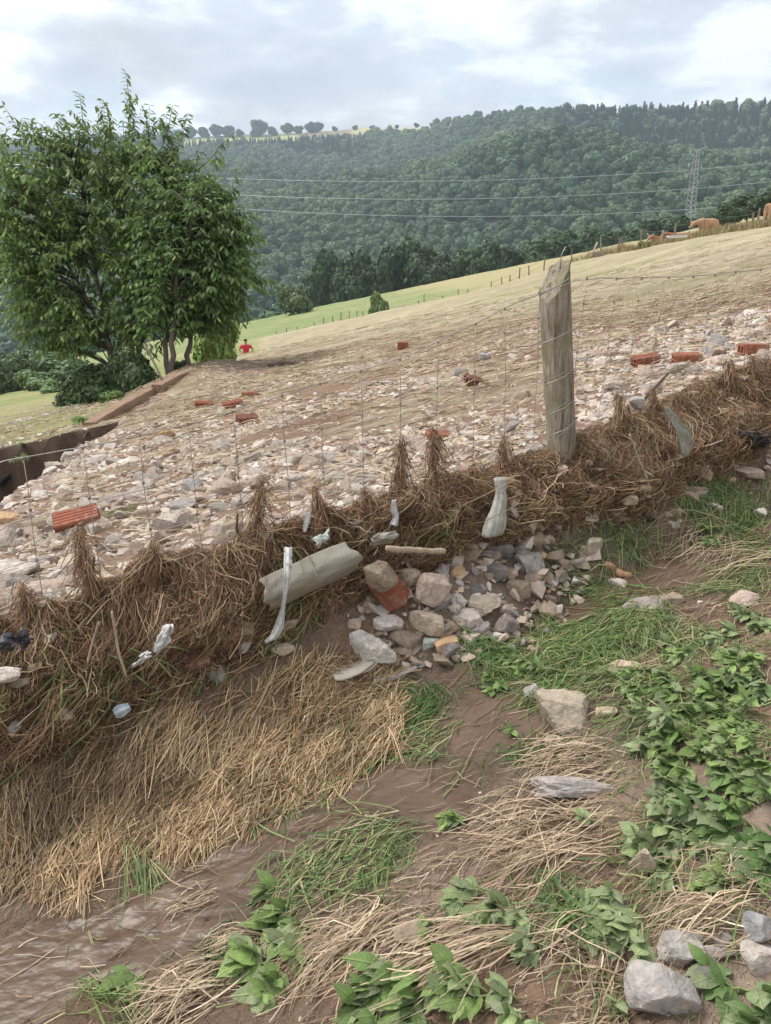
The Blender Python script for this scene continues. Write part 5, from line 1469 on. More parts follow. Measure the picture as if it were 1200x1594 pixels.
for a in [
    ('large tilted hollow red brick on the left rubble', 122, 826, (0.20, 0.11, 0.075), (0.35, -0.18, 0.35), RED, 0.02),
    ('orange brick with square face left of two others on the field', 318, 634, (0.20, 0.10, 0.075), (0.1, 0.05, 0.1), RED, 0.0),
    ('orange brick in the middle between two others on the field', 363, 634, (0.20, 0.10, 0.075), (0.1, -0.2, 0.35), RED, 0.0),
    ('orange brick farthest back above the row of field bricks', 390, 618, (0.19, 0.10, 0.07), (0.0, -0.1, -0.1), ORG, 0.0),
    ('small brown brick below the row of field bricks', 385, 658, (0.17, 0.1, 0.07), (0.2, 0.0, 0.5), DKR, 0.0),
    ('pair forming red brick alone high on the middle field', 627, 543, (0.16, 0.10, 0.12), (0.1, 0.0, 0.1), RED, 0.0),
    ('wedge shaped red brick right of the post', 1004, 568, (0.17, 0.09, 0.07), (0.1, -0.15, 0.2), RED, 0.0),
    ('long red brick with dark holes right of the wedge brick', 1068, 566, (0.16, 0.09, 0.07), (0.1, -0.03, -0.05), ORG, 0.0),
    ('red brick at the right edge of the rubble field', 1171, 552, (0.15, 0.09, 0.06), (0.0, 0.0, 0.0), ORG, 0.01),
    ('orange round edged brick fragment in the middle rubble', 681, 684, (0.12, 0.07, 0.045), (0.2, 0.1, 0.2), ORG, 0.0),
    ('dark brown brick fragment on the field left of the post', 737, 598, (0.14, 0.1, 0.06), (0.3, 0.3, 0.4), DKR, 0.0)]:
    hollow_brick(a[0], a[1], a[2], a[3], a[4], a[5], a[6])
hollow_brick('broken hollow brick caked with mud at the head of the stone pile', 606, 928, (0.12, 0.075, 0.075), (0.5, 0.95, 0.25), RED, 0.0, 0.17)
hollow_brick('small red brick bit standing at the foot of the debris wall', 296, 1060, (0.06, 0.045, 0.03), (0.3, 1.2, 0.3), ORG, 0.0)
hollow_brick('brown tile bit lying behind the small red brick bit', 308, 1030, (0.075, 0.05, 0.02), (0.4, -0.2, 0.2), DKR, 0.0, 0.17)
# mud cap on the broken brick
p, Z = at_n(590, 896, 0.20)
V, F = rock(77, 4, (0.14, 0.09, 0.085), 9, 0.06)
tag(obj('mortar_lump', mesh_from('mortar_lump', V, F, M['stone']), None, p, (0.3, 0.7, 0.2), CO['brown']), 'lump of brown mortar stuck on the broken hollow brick', 'mortar lump')

def sheet(name, label, cat, P, colour, mat='plastic', th=0.0025, org=None):
    """a thin closed shell over the grid P (a,b,3)"""
    P = np.asarray(P, float); a, b, _ = P.shape
    du = np.gradient(P, axis=0); dv = np.gradient(P, axis=1)
    N = norm(np.cross(du, dv))
    org = P.mean((0, 1))
    V = np.concatenate([(P + N * th / 2).reshape(-1, 3), (P - N * th / 2).reshape(-1, 3)]) - org
    i = np.arange(a - 1)[:, None] * b + np.arange(b - 1)[None]
    Q = np.stack([i, i + b, i + b + 1, i + 1], -1).reshape(-1, 4)
    o = a * b
    rim = [k for k in range(b)] + [r * b + b - 1 for r in range(1, a)] + [(a - 1) * b + k for k in range(b - 2, -1, -1)] + [r * b for r in range(a - 2, 0, -1)]
    E_ = np.array([(rim[k], rim[(k + 1) % len(rim)], o + rim[(k + 1) % len(rim)], o + rim[k]) for k in range(len(rim))])
    ob = obj(name, mesh_from(name, V, np.concatenate([Q, Q[:, ::-1] + o, E_]), M[mat], None, True), None, org, None, colour)
    tag(ob, label, cat)
    return ob
def quad_px(c, n0, a=14, b=14, bulge=0.0, wr=0.004, seed=0, rag=0.0, n1=None):
    wr = wr * 1.6; a, b = max(a, 16), max(b, 16)
    """grid over four picture corners (tl, tr, br, bl) standing at n0 (top) .. n1 (foot)"""
    n1 = n0 if n1 is None else n1
    g = np.random.default_rng(seed)
    K = [np.array(at_n(c[0][0], c[0][1], n0)[0]), np.array(at_n(c[1][0], c[1][1], n0)[0]), np.array(at_n(c[2][0], c[2][1], n1)[0]), np.array(at_n(c[3][0], c[3][1], n1)[0])]
    u = np.linspace(0, 1, a)[:, None, None]; v = np.linspace(0, 1, b)[None, :, None]
    e0 = 0.0; 
    if rag: 
        vj = v + rag * (vn2(u[..., 0] * 5, v[..., 0] * 0 + seed, 1) - .5)[..., None] * np.where(v > 0.5, 1, -1) * np.abs(v - .5) * 2
        uj = u + rag * (vn2(u[..., 0] * 0 + seed + 3, v[..., 0] * 5, 2) - .5)[..., None] * np.where(u > 0.5, 1, -1) * np.abs(u - .5) * 2
    else: uj, vj = u, v
    P = (K[0] * (1 - uj) * (1 - vj) + K[1] * uj * (1 - vj) + K[2] * uj * vj + K[3] * (1 - uj) * vj)
    nrm = np.array([DY, -DX, 0.25])
    bb = bulge * np.sin(v * math.pi) + wr * 2 * (fbm(u[..., 0] * 3 + 0 * v[..., 0], v[..., 0] * 3 + 0 * u[..., 0], 0.9, 3, 200 + seed))[..., None]
    return P + bb * nrm
# woven sack
m, nt, bs = nodes_of('woven_sack')
w1 = nt.nodes.new('ShaderNodeTexChecker'); w1.inputs['Scale'].default_value = 260
tcn = nt.nodes.new('ShaderNodeTexCoord'); nt.links.new(tcn.outputs['Object'], w1.inputs['Vector'])
c = mixc(nt, w1.outputs['Fac'], (0.235, 0.22, 0.17), (0.30, 0.28, 0.225))
c = mixc(nt, rmp(nt, nz(nt, 9, 5, 0.6), [(0.50, 0.0), (0.72, 0.6)]), c, (0.27, 0.20, 0.14))
nt.links.new(c, bs.inputs['Base Color']); bs.inputs['Roughness'].default_value = 0.6
bump(nt, bs, w1.outputs['Fac'], 0.4, 0.002); M['woven'] = m
sheet('woven_sack', 'pale woven sack cloth jutting from under the debris above the straw', 'sack',
      quad_px([(398, 902), (540, 842), (560, 884), (412, 956)], 0.15, 40, 24, 0.045, 0.003, 3, 0.08, 0.165), (0.5, 0.5, 0.42), 'woven', 0.004)
def strip(name, label, cat, pts, wpx, n0, colour, seed=1, onground=False):
    g = np.random.default_rng(seed)
    C = []
    for k, (x, y) in enumerate(pts):
        q, Z = at(x, y) if onground else at_n(x, y, n0[k] if isinstance(n0, (list, tuple)) else n0)
        C.append(np.array(q) + (np.array([0, 0, 0.006]) if onground else 0))
    C = np.array(C); K = 28
    tt = np.linspace(0, len(C) - 1, K)
    Cs = np.stack([np.interp(tt, np.arange(len(C)), C[:, j]) for j in range(3)], -1)
    Cs = (Cs + np.roll(Cs, 1, 0) + np.roll(Cs, -1, 0)) / 3; Cs[0], Cs[-1] = C[0], C[-1]
    w = wpx * Z / FOC
    tw = 0.5 * np.sin(tt * 1.7 + seed)
    T = norm(np.gradient(Cs, axis=0)); nrm = np.array([DY, -DX, 0.1]); S0 = norm(np.cross(T, nrm)); S1 = np.cross(T, S0)
    S = S0 * np.cos(tw)[:, None] + S1 * np.sin(tw)[:, None]
    v = np.linspace(-0.5, 0.5, 6)
    P = Cs[:, None, :] + S[:, None, :] * (v[None, :, None] * w * (1 + 0.25 * np.sin(tt * 2.3))[:, None, None]) + nrm * (0.006 * np.cos(v * 9))[None, :, None]
    return sheet(name, label, cat, P, colour, 'plastic', 0.0016)
strip('plastic_strip', 'long white plastic strip hanging from the debris to the mud', 'plastic strip', [(449, 852), (448, 900), (442, 940), (436, 972), (428, 990), (413, 1000)], 11, [0.20, 0.27, 0.27, 0.26, 0.25, 0.25], (0.66, 0.66, 0.64), 2)
strip('plastic_scrap', 'bluish white crumpled end of plastic lying on the mud', 'plastic scrap', [(420, 1006), (405, 1012), (397, 1016), (390, 1026)], 13, 0.0, (0.58, 0.68, 0.78), 3, True)
strip('plastic_scrap', 'small white twist of plastic hanging in the middle debris', 'plastic scrap', [(614, 778), (613, 792), (617, 804), (613, 818)], 11, 0.16, (0.72, 0.74, 0.76), 4)
sheet('plastic_scrap', 'pale greenish torn scrap of plastic above the woven sack', 'plastic scrap', quad_px([(486, 838), (511, 825), (506, 845), (493, 854)], 0.19, 10, 10, 0.01, 0.006, 5, 0.3), (0.50, 0.55, 0.50))
strip('plastic_scrap', 'narrow white scrap beside the pale greenish one', 'plastic scrap', [(481, 798), (478, 812), (474, 828)], 7, 0.17, (0.68, 0.68, 0.64), 6)
sheet('plastic_scrap', 'torn white plastic film caught low in the left debris', 'plastic scrap', quad_px([(262, 968), (268, 978), (252, 1014), (232, 1018)], 0.25, 14, 14, 0.015, 0.008, 7, 0.6), (0.62, 0.62, 0.60))
sheet('plastic_scrap', 'small torn film left below the white plastic film', 'plastic scrap', quad_px([(216, 1022), (236, 1012), (226, 1030), (205, 1038)], 0.26, 10, 10, 0.01, 0.006, 8, 0.5), (0.56, 0.55, 0.52))
strip('plastic_pipe', 'short blue grey plastic tube in the left debris foot', 'plastic tube', [(178, 1112), (190, 1106), (202, 1100)], 16, 0.28, (0.42, 0.48, 0.52), 9)
sheet('black_plastic', 'black shiny crumpled plastic under the right debris', 'plastic', quad_px([(1142, 668), (1195, 676), (1192, 700), (1150, 694)], 0.2, 16, 12, 0.04, 0.03, 10, 0.3), (0.02, 0.02, 0.023))
sheet('black_plastic', 'dark torn film hanging in the debris at the left edge', 'plastic', quad_px([(-5, 992), (44, 982), (40, 1006), (5, 1012)], 0.24, 12, 8, 0.02, 0.012, 11, 0.6), (0.05, 0.05, 0.06))
sheet('flat_scrap', 'grey flat plastic scrap stuck upright in the right debris', 'plastic scrap', quad_px([(1032, 638), (1046, 638), (1082, 690), (1060, 712)], 0.26, 14, 14, 0.015, 0.006, 12, 0.15), (0.33, 0.33, 0.28))
sheet('flat_scrap', 'dull grey scrap lying over the stick above the stone pile', 'plastic scrap', quad_px([(580, 832), (618, 826), (610, 846), (576, 850)], 0.18, 10, 8, 0.01, 0.006, 13, 0.2), (0.33, 0.30, 0.25))
# tied sack
def tied_sack():
    top, Z = at_n(779, 744, 0.16); bot, _ = at_n(768, 832, 0.22)
    T, B = np.array(top), np.array(bot); Lh = np.linalg.norm(T - B)
    K, S = 22, 40
    an = np.arange(S) * 2 * math.pi / S
    prof_u = [0, .05, .12, .22, .34, .5, .7, .88, 1]; prof_r = [0.028, 0.026, 0.024, 0.019, 0.024, 0.036, 0.050, 0.055, 0.045]
    V = []
    ex = np.array([DX, DY, 0]); ey = np.array([DY, -DX, 0])
    for k in range(K):
        u = k / (K - 1); r = np.interp(u, prof_u, prof_r) * Z / 2.95
        fold = 1 + (0.16 - 0.06 * u) * np.sin(an * 7 + 3 * math.sin(u * 2)) * (0.6 + 0.4 * np.sin(an * 2 + 1)) + 0.06 * np.sin(an * 13 + u * 4)
        fold = fold * (1 + 0.35 * (vn3(np.stack([np.cos(an) * 1.6, np.sin(an) * 1.6, an * 0 + u * 3.5], -1), 5)) * min(1, u * 3))
        c = T + (B - T) * u + ex * 0.006 * math.sin(u * 4) + ey * 0.008 * math.sin(u * 3)
        V.append(c + (np.cos(an) * r * fold)[:, None] * ex + (np.sin(an) * r * 0.6 * fold)[:, None] * ey)
    V = np.concatenate(V + [[T + np.array([0, 0, -0.006])], [B]])
    F = [(k * S + j, k * S + (j + 1) % S, (k + 1) * S + (j + 1) % S, (k + 1) * S + j) for k in range(K - 1) for j in range(S)]
    n = K * S
    Tn = [(n, (j + 1) % S, j) for j in range(S)] + [(n + 1, (K - 1) * S + j, (K - 1) * S + (j + 1) % S) for j in range(S)]
    org = B
    o = obj('tied_sack', mesh_from('tied_sack', V - org, [np.array(F), np.array(Tn)], M['plastic'], None, True), None, org, None, (0.36, 0.355, 0.305))
    tag(o, 'pale muddy sack with a gathered neck leaning on the debris', 'sack')
tied_sack()
# curved pieces of pale sheet at the foot of the pile
def curved_plate(label, p0, p1, wpx, curl, seed, colour, up=0.01, tw=0.2):
    a, Z = at(*p0); b, _ = at(*p1); A, B = np.array(a), np.array(b)
    ax = norm(B - A); sd = norm(np.cross(ax, [0, 0, 1])); w = wpx * Z / FOC
    u = np.linspace(0, 1, 14)[:, None, None]; v = np.linspace(-.5, .5, 10)[None, :, None]
    P = A + (B - A) * u + sd * v * w * (0.75 + 0.25 * np.sin(u * 3.1)) + np.array([0, 0, 1.0]) * (up + curl * (u - .4) ** 2 + tw * w * v * (u - .3) + 0.35 * w * (0.25 - v * v))
    P = P + 0.004 * fbm(u[..., 0] * 4 + 0 * v[..., 0], v[..., 0] * 4 + 0 * u[..., 0], 1.0, 2, seed)[..., None]
    sheet('broken_tile', label, 'broken tile', P, colour, 'plain', 0.008)
curved_plate('broken pale curved tile lying flat below the long block', (515, 1058), (575, 1036), 42, 0.03, 1, (0.52, 0.46, 0.39))
curved_plate('thin curved strip of tile leaning on the pale tile', (548, 1066), (606, 1030), 9, 0.12, 2, (0.48, 0.43, 0.37), 0.02, 0.8)
curved_plate('dark curved tile sliver right of the pale tile', (580, 1066), (648, 1048), 14, 0.03, 3, (0.33, 0.29, 0.25), 0.01)
curved_plate('grey warped sheet with a raised lip under the right debris', (978, 788), (1032, 772), 26, 0.10, 4, (0.40, 0.36, 0.33), 0.02, 0.5)
curved_plate('black rubber fragment behind the warped sheet', (1002, 806), (1018, 816), 12, 0.02, 5, (0.03, 0.03, 0.03), 0.01)
curved_plate('grey flat board lying across the middle field', (568, 600), (614, 600), 10, 0.0, 6, (0.36, 0.34, 0.33), 0.03, 0.0)

# sticks
def stick(label, pts, r, colour, n0=None, name='stick', cat='stick', rough=0.15, mat='bark', up=None):
    C = []
    for k, (x, y) in enumerate(pts):
        q, Z = at(x, y) if n0 is None else at_n(x, y, n0)
        C.append(np.array(q) + np.array([0, 0, (r * 0.8 if up is None else up) if n0 is None else 0]))
    C = np.array(C); K = 14; tt = np.linspace(0, len(C) - 1, K)
    P = np.stack([np.interp(tt, np.arange(len(C)), C[:, j]) for j in range(3)], -1)
    g = np.random.default_rng(len(label)); P = P + np.cumsum(g.normal(0, r * 0.12, P.shape), 0)
    org = P[K // 2].copy()
    o = obj(name, Bag().tube(P - org, r * (1 + rough * g.uniform(-1, 1, K)), 9).mesh(name, M[mat], True), None, org, None, colour)
    tag(o, label, cat)
stick('pale broken stick pointing out of the debris above the stones', [(602, 854), (648, 857), (692, 858)], 0.010, (0.50, 0.38, 0.27), 0.24)
stick('orange brown broken branch beside the upper puddle', [(941, 884), (962, 892), (983, 901)], 0.015, (0.40, 0.24, 0.14), None, 'broken_branch', 'branch', 0.3)
stick('dark twig slanting up from the right debris crest', [(1000, 625), (1022, 602), (1040, 583)], 0.005, (0.14, 0.09, 0.06), 0.0)
stick('thin dead stem hanging in front of the left debris', [(174, 952), (180, 985), (186, 1015), (197, 1052)], 0.0035, (0.52, 0.38, 0.28), 0.29, 'dead_stem', 'stem')
stick('short dead stem left of the thin hanging one', [(154, 968), (144, 1000), (136, 1034)], 0.003, (0.42, 0.30, 0.22), 0.30, 'dead_stem', 'stem')
stick('pale slender stem slanting across the right debris', [(980, 676), (994, 712), (1010, 750)], 0.0032, (0.55, 0.46, 0.36), 0.32, 'dead_stem', 'stem')
stick('pale stick lying behind the long red brick', [(1050, 545), (1072, 555), (1096, 578)], 0.008, (0.50, 0.42, 0.34))
stick('brown bent twig right of the sandstone block', [(970, 1158), (1000, 1168), (1022, 1180)], 0.004, (0.40, 0.29, 0.21))
stick('dark plank end lying on the field near the crest of rubble', [(418, 571), (442, 567), (466, 566)], 0.035, (0.14, 0.10, 0.075))
stick('black pipe poking out of the gully at the left edge', [(-30, 772), (0, 758), (16, 746)], 0.035, (0.03, 0.03, 0.032), None, 'pipe', 'pipe', 0.0, 'plain', 0.05)

# ------------------------------------------------------------------ weeds
wv, wt = LT_V.copy(), LT_T
def weed_leaf(seed, wid):
    g = np.random.default_rng(seed)
    rows = [0.0, 0.12, 0.3, 0.5, 0.7, 0.87, 1.0]; ws = [0.02, 0.22, 0.44, 0.47, 0.36, 0.17, 0.0]
    V = []; 
    for y, w in zip(rows, ws):
        zc = -0.22 * y * y + g.normal(0, .012)
        for q in (-1, -0.5, 0, 0.5, 1):
            x = q * w * wid; z = zc + 0.16 * abs(x) + (0.02 * math.sin(y * 22 + seed) * abs(q)) - 0.10 * q * q * w
            V.append((x, y + (0.03 * abs(q) * math.sin(y * 40)), z))
    F = [(r * 5 + k, r * 5 + k + 1, (r + 1) * 5 + k + 1, (r + 1) * 5 + k) for r in range(6) for k in range(4)]
    return mesh_from('leaf', np.array(V), np.array(F), M['oleaf'], None, True)
WL = [weed_leaf(k, w) for k, w in enumerate((0.62, 0.52, 0.70, 0.40))]
def weed(label, px, py, spx, seed, nst=3, tone=(0.125, 0.195, 0.075), L=(0.035, 0.062), lean=(-0.8, -0.4), grow=0.38, narrow=False, nodes=6, pale=0.3):
    """a leafy weed rooted at the picture point; spx is its spread in pixels"""
    g = np.random.default_rng(seed)
    p, Z = at(px, py)
    root = empty('leafy_weed', p); tag(root, label, 'weed')
    spread = spx * Z / FOC / 2
    sb = Bag()
    for s in range(nst):
        a = g.uniform(0, 6.28); d = np.array([math.cos(a) * 0.75 + lean[0], math.sin(a) * 0.75 + lean[1], grow * g.uniform(0.5, 1.1)]); d = d / np.linalg.norm(d)
        ln = spread * g.uniform(0.75, 1.35)
        u = np.linspace(0, 1, 8)
        Q = np.outer(u, d) * ln + np.stack([0 * u, 0 * u, -0.25 * ln * u * u], -1) + np.array([g.normal(0, .012), g.normal(0, .012), -0.01])
        for k in range(1, 8):
            gz_ = ground(p.x + Q[k][0], p.y + Q[k][1]) - p.z
            Q[k][2] = max(Q[k][2], gz_ + 0.010 + 0.01 * u[k])
        sb.tube(Q, np.linspace(0.0032, 0.0016, 8), 5)
        for j in range(nodes):
            f = (0.30 + 0.70 * (j + 1) / nodes) * 7; k = min(int(f), 6); q = Q[k] + (Q[k + 1] - Q[k]) * (f - k)
            tn = Vector(norm(Q[k + 1] - Q[k])); tw = j * 1.57 + g.uniform(-.4, .4)
            sd = tn.cross(Vector((0.05, 0.1, 1))).normalized(); up = sd.cross(tn)
            cnt = 2 if j < nodes - 1 else 4
            for w in range(cnt):
                an = tw + w * 2 * math.pi / cnt
                rad = sd * math.cos(an) + up * math.sin(an)
                dirn = (rad * 1.0 + tn * g.uniform(0.2, 0.8) + Vector((lean[0] * 0.7, lean[1] * 0.7, g.uniform(-.35, .15)))).normalized()
                upv = (Vector((0, 0, 1)) + Vector(g.normal(0, 0.35, 3))).normalized()
                s2 = dirn.cross(upv).normalized(); u2 = s2.cross(dirn)
                if u2.z < 0: s2, u2 = -s2, -u2
                size = g.uniform(L[0] * 0.7, L[1]) * (0.62 if j == nodes - 1 else 0.9)
                lf = obj('leaf', WL[3] if narrow else WL[g.integers(0, 3)], root)
                tip = Vector(q) + dirn * size
                gz_ = ground(p.x + tip.x, p.y + tip.y) - p.z + 0.004
                if tip.z < gz_:
                    dirn = (Vector((tip.x, tip.y, gz_)) - Vector(q)).normalized(); s2 = dirn.cross(Vector((0, 0, 1))).normalized(); u2 = s2.cross(dirn)
                lf.matrix_local = Matrix.Translation(q) @ Matrix((s2, dirn, u2)).transposed().to_4x4() @ Matrix.Scale(size, 4)
                t = np.array(tone) * g.uniform(0.9, 1.8)
                if g.random() < pale: t = t * 0.5 + np.array([0.16, 0.17, 0.115])
                lf.color = (*t, 1)
    obj('stem', sb.mesh('stem', M['oleaf'], True), root, color=(0.20, 0.24, 0.11))
G2, G3, G4 = (0.185, 0.27, 0.09), (0.225, 0.29, 0.135), (0.145, 0.22, 0.075)
for k, a in enumerate([
    ('leafy weed filling the gap right of the feathery weed', 1170, 1025, 110, G2, dict(nst=6)),
    ('dark leafed weed behind the drooping muddy leaved one', 1085, 1095, 110, G4, dict(nst=6)),
    ('thick low weed between the two right edge clumps', 1160, 1100, 120, G2, dict(nst=6)),
    ('weed with bright tips above the low hanging one', 1075, 1155, 90, (0.15, 0.23, 0.075), dict(nst=5)),
    ('dense weed under the yellow tipped one', 1125, 1170, 110, G2, dict(nst=6)),
    ('broad green weed close to the right edge below mid height', 1190, 1180, 120, G2, dict(nst=5, L=(.045, .07))),
    ('leaf mass left of the large leafed right weed', 1115, 1240, 120, (0.13, 0.205, 0.07), dict(nst=6, L=(.04, .065))),
    ('grey leaved weed below the bank beside bare soil', 1070, 1235, 90, G3, dict(nst=4, pale=.5)),
    ('weed hanging over the short straw stubs', 1130, 1345, 110, G2, dict(nst=5, L=(.045, .07))),
    ('weed left of the wilted brown leaved one', 960, 1395, 90, G3, dict(nst=4, pale=.4)),
    ('narrow leaved weed at the upper left of the right mass', 1000, 1060, 80, G2, dict(nst=4, narrow=True)),
    ('weed spreading by the bottom edge left of the dark leafed one', 590, 1560, 100, G4, dict(nst=4, narrow=True, L=(.05, .09), grow=.4)),
    ('tall feathery weed at the right edge beside the upper stream', 1150, 990, 110, G3, dict(nst=5, narrow=True)),
    ('leafy weed at the top of the right hand mass by the edge', 1195, 960, 90, G3, dict(nst=4)),
    ('dark green weed at the left tip of the right hand mass', 1050, 1045, 110, G2, dict(nst=5)),
    ('spreading weed above the sandstone in the right mass', 1100, 1010, 110, G2, dict(nst=5, narrow=True)),
    ('dense leafy weed in the heart of the right mass', 1130, 1070, 130, G2, dict(nst=6)),
    ('broad weed at the right edge below the feathery one', 1190, 1060, 110, (0.125, 0.195, 0.075), dict(nst=5)),
    ('drooping weed with hanging mud coated leaves above bare mud', 1045, 1130, 120, G3, dict(nst=5, pale=.45)),
    ('weed with yellowed tips left of the right edge weeds', 1110, 1135, 120, G2, dict(nst=5)),
    ('weed crowding the right edge at mid height', 1185, 1135, 120, G2, dict(nst=5)),
    ('low weed hanging over the muddy bank beside bare soil', 1060, 1180, 90, G2, dict(nst=4)),
    ('bright leafed weed low on the right slope', 1150, 1200, 130, (0.14, 0.21, 0.07), dict(nst=5)),
    ('weed at the right edge above the broad leaf cluster', 1200, 1220, 110, (0.13, 0.2, 0.07), dict(nst=4)),
    ('large leafed weed on the right above the straw stubs', 1160, 1290, 150, (0.12, 0.20, 0.065), dict(nst=5, L=(.05, .08))),
    ('broad leafed weed at the right edge above the straw', 1205, 1330, 130, (0.10, 0.18, 0.055), dict(nst=4, L=(.05, .08))),
    ('greyish weed left of the broad leaf cluster', 1080, 1290, 130, G3, dict(nst=5, pale=.5)),
    ('weed growing around the upright muddy stone', 1040, 1330, 120, G3, dict(nst=4, pale=.5)),
    ('weed with wilted brown leaves above the veined boulder', 1000, 1430, 130, G3, dict(nst=5, pale=.55, L=(.04, .07))),
    ('small sprig with four leaves on top of the straw fan', 945, 1300, 70, G3, dict(nst=1, nodes=2)),
    ('weed below the straw fan with upright leaves', 790, 1385, 120, G3, dict(nst=4, pale=.4)),
    ('pale weed hanging left of the thin straw trail', 830, 1430, 120, G3, dict(nst=4, pale=.45)),
    ('small weed on the left edge of the straw fan', 745, 1390, 70, G3, dict(nst=3, pale=.35)),
    ('big dark leafed weed swept flat at the bottom middle', 660, 1500, 150, G4, dict(nst=5, narrow=True, L=(.07, .11), grow=.4)),
    ('leafy weed at the bottom edge right of the dark leafed one', 760, 1560, 150, G2, dict(nst=5, L=(.045, .075))),
    ('weed cut by the bottom edge below the dark leafed one', 690, 1590, 120, G3, dict(nst=4, L=(.04, .07), pale=.4)),
    ('weed by the bottom edge under the straw trail', 830, 1580, 90, G3, dict(nst=3)),
    ('large pale veined rosette in the bottom right corner', 1150, 1545, 120, (0.15, 0.235, 0.085), dict(nst=3, nodes=3, L=(.06, .085), lean=(0, 0))),
    ('rosette cut by the right bottom edge beside the pale one', 1200, 1590, 90, (0.13, 0.2, 0.075), dict(nst=3, L=(.05, .07))),
    ('tiny two leafed seedling left of the veined boulder', 955, 1560, 50, G3, dict(nst=1, nodes=2)),
    ('single broad leaf plant lying on the lower left mud', 215, 1525, 70, G4, dict(nst=2, nodes=2, L=(.06, .085), grow=.3)),
    ('dandelion like rosette flattened above the lower left straw', 465, 1408, 100, G2, dict(nst=4, narrow=True, L=(.06, .10), grow=.3)),
    ('flattened leafy weed beside the lower left straw sheaf', 440, 1500, 120, G2, dict(nst=4, L=(.05, .08), grow=.3)),
    ('weed spread over the brown straw trail left of centre', 480, 1455, 100, G2, dict(nst=3, L=(.045, .07), grow=.3)),
    ('small weed left of the straw fan on wet mud', 730, 1280, 70, G2, dict(nst=3, narrow=True)),
    ('weed hanging in the fresh grass right of the stone pile', 845, 1040, 90, G2, dict(nst=4, narrow=True)),
    ('low clover like weed beside the stream and grass swathe', 780, 1060, 80, G2, dict(nst=4, L=(.025, .04), grow=.4)),
    ('green sprig across the stream above the dark grass', 790, 1140, 70, G2, dict(nst=3, L=(.03, .045))),
    ('little weed at the foot of the flat muddy stone', 685, 1455, 45, G2, dict(nst=2, nodes=2, L=(.025, .04))),
    ('green weed among grass on the upper right of the lane', 1110, 830, 80, G2, dict(nst=4, L=(.03, .05))),
    ('trailing weed hanging below the woven sack', 520, 925, 60, G2, dict(nst=3, narrow=True, L=(.05, .07), grow=.2)),
    ('green weed caught at the pit side behind the left rubble', 50, 712, 46, (0.14, 0.22, 0.06), dict(nst=4, L=(.05, .08)))]):
    weed(a[0], a[1], a[2], a[3], 500 + k, tone=a[4], **a[5])

# ------------------------------------------------------------------ timber beams at the field edge
def beam(label, p0, Z0, p1, Z1, w, h):
    a, b = at_z(*p0, Z0), at_z(*p1, Z1)
    L = (b - a).length; mid = (a + b) / 2
    g = np.random.default_rng(int(Z0 * 10))
    V = []
    K = 14
    for k in range(K):
        x = -L / 2 + L * k / (K - 1)
        for (yy, zz_) in ((-.5, -.5), (-.5, .44), (-.44, .5), (.44, .5), (.5, .44), (.5, -.5)):
            V.append((x, yy * w + g.normal(0, .002), zz_ * h + g.normal(0, .002) + 0.012 * math.sin(k * 0.4)))
    F = [(k * 6 + j, (k + 1) * 6 + j, (k + 1) * 6 + (j + 1) % 6, k * 6 + (j + 1) % 6) for k in range(K - 1) for j in range(6)]
    me = bpy.data.meshes.new('timber_beam')
    me.from_pydata(V, [], F + [tuple(range(6)), tuple(range(K * 6 - 1, K * 6 - 7, -1))])
    me.materials.append(M['beam'])
    o = obj('timber_beam', me, None, mid, None, (0.30, 0.20, 0.135))
    o.rotation_euler = (b - a).to_track_quat('X', 'Z').to_euler()
    tag(o, label, 'beam')
beam('long brown timber beam with its near end over the gully', (139, 666), 9.7, (238, 606), 12.2, 0.16, 0.14)
beam('timber beam farther back lying below the twin trunks', (244, 606), 12.0, (316, 570), 14.4, 0.16, 0.14)
stick('leaning grey stake behind the far beam', [(252, 592), (236, 558), (224, 536)], 0.018, (0.36, 0.30, 0.24), -9.5)

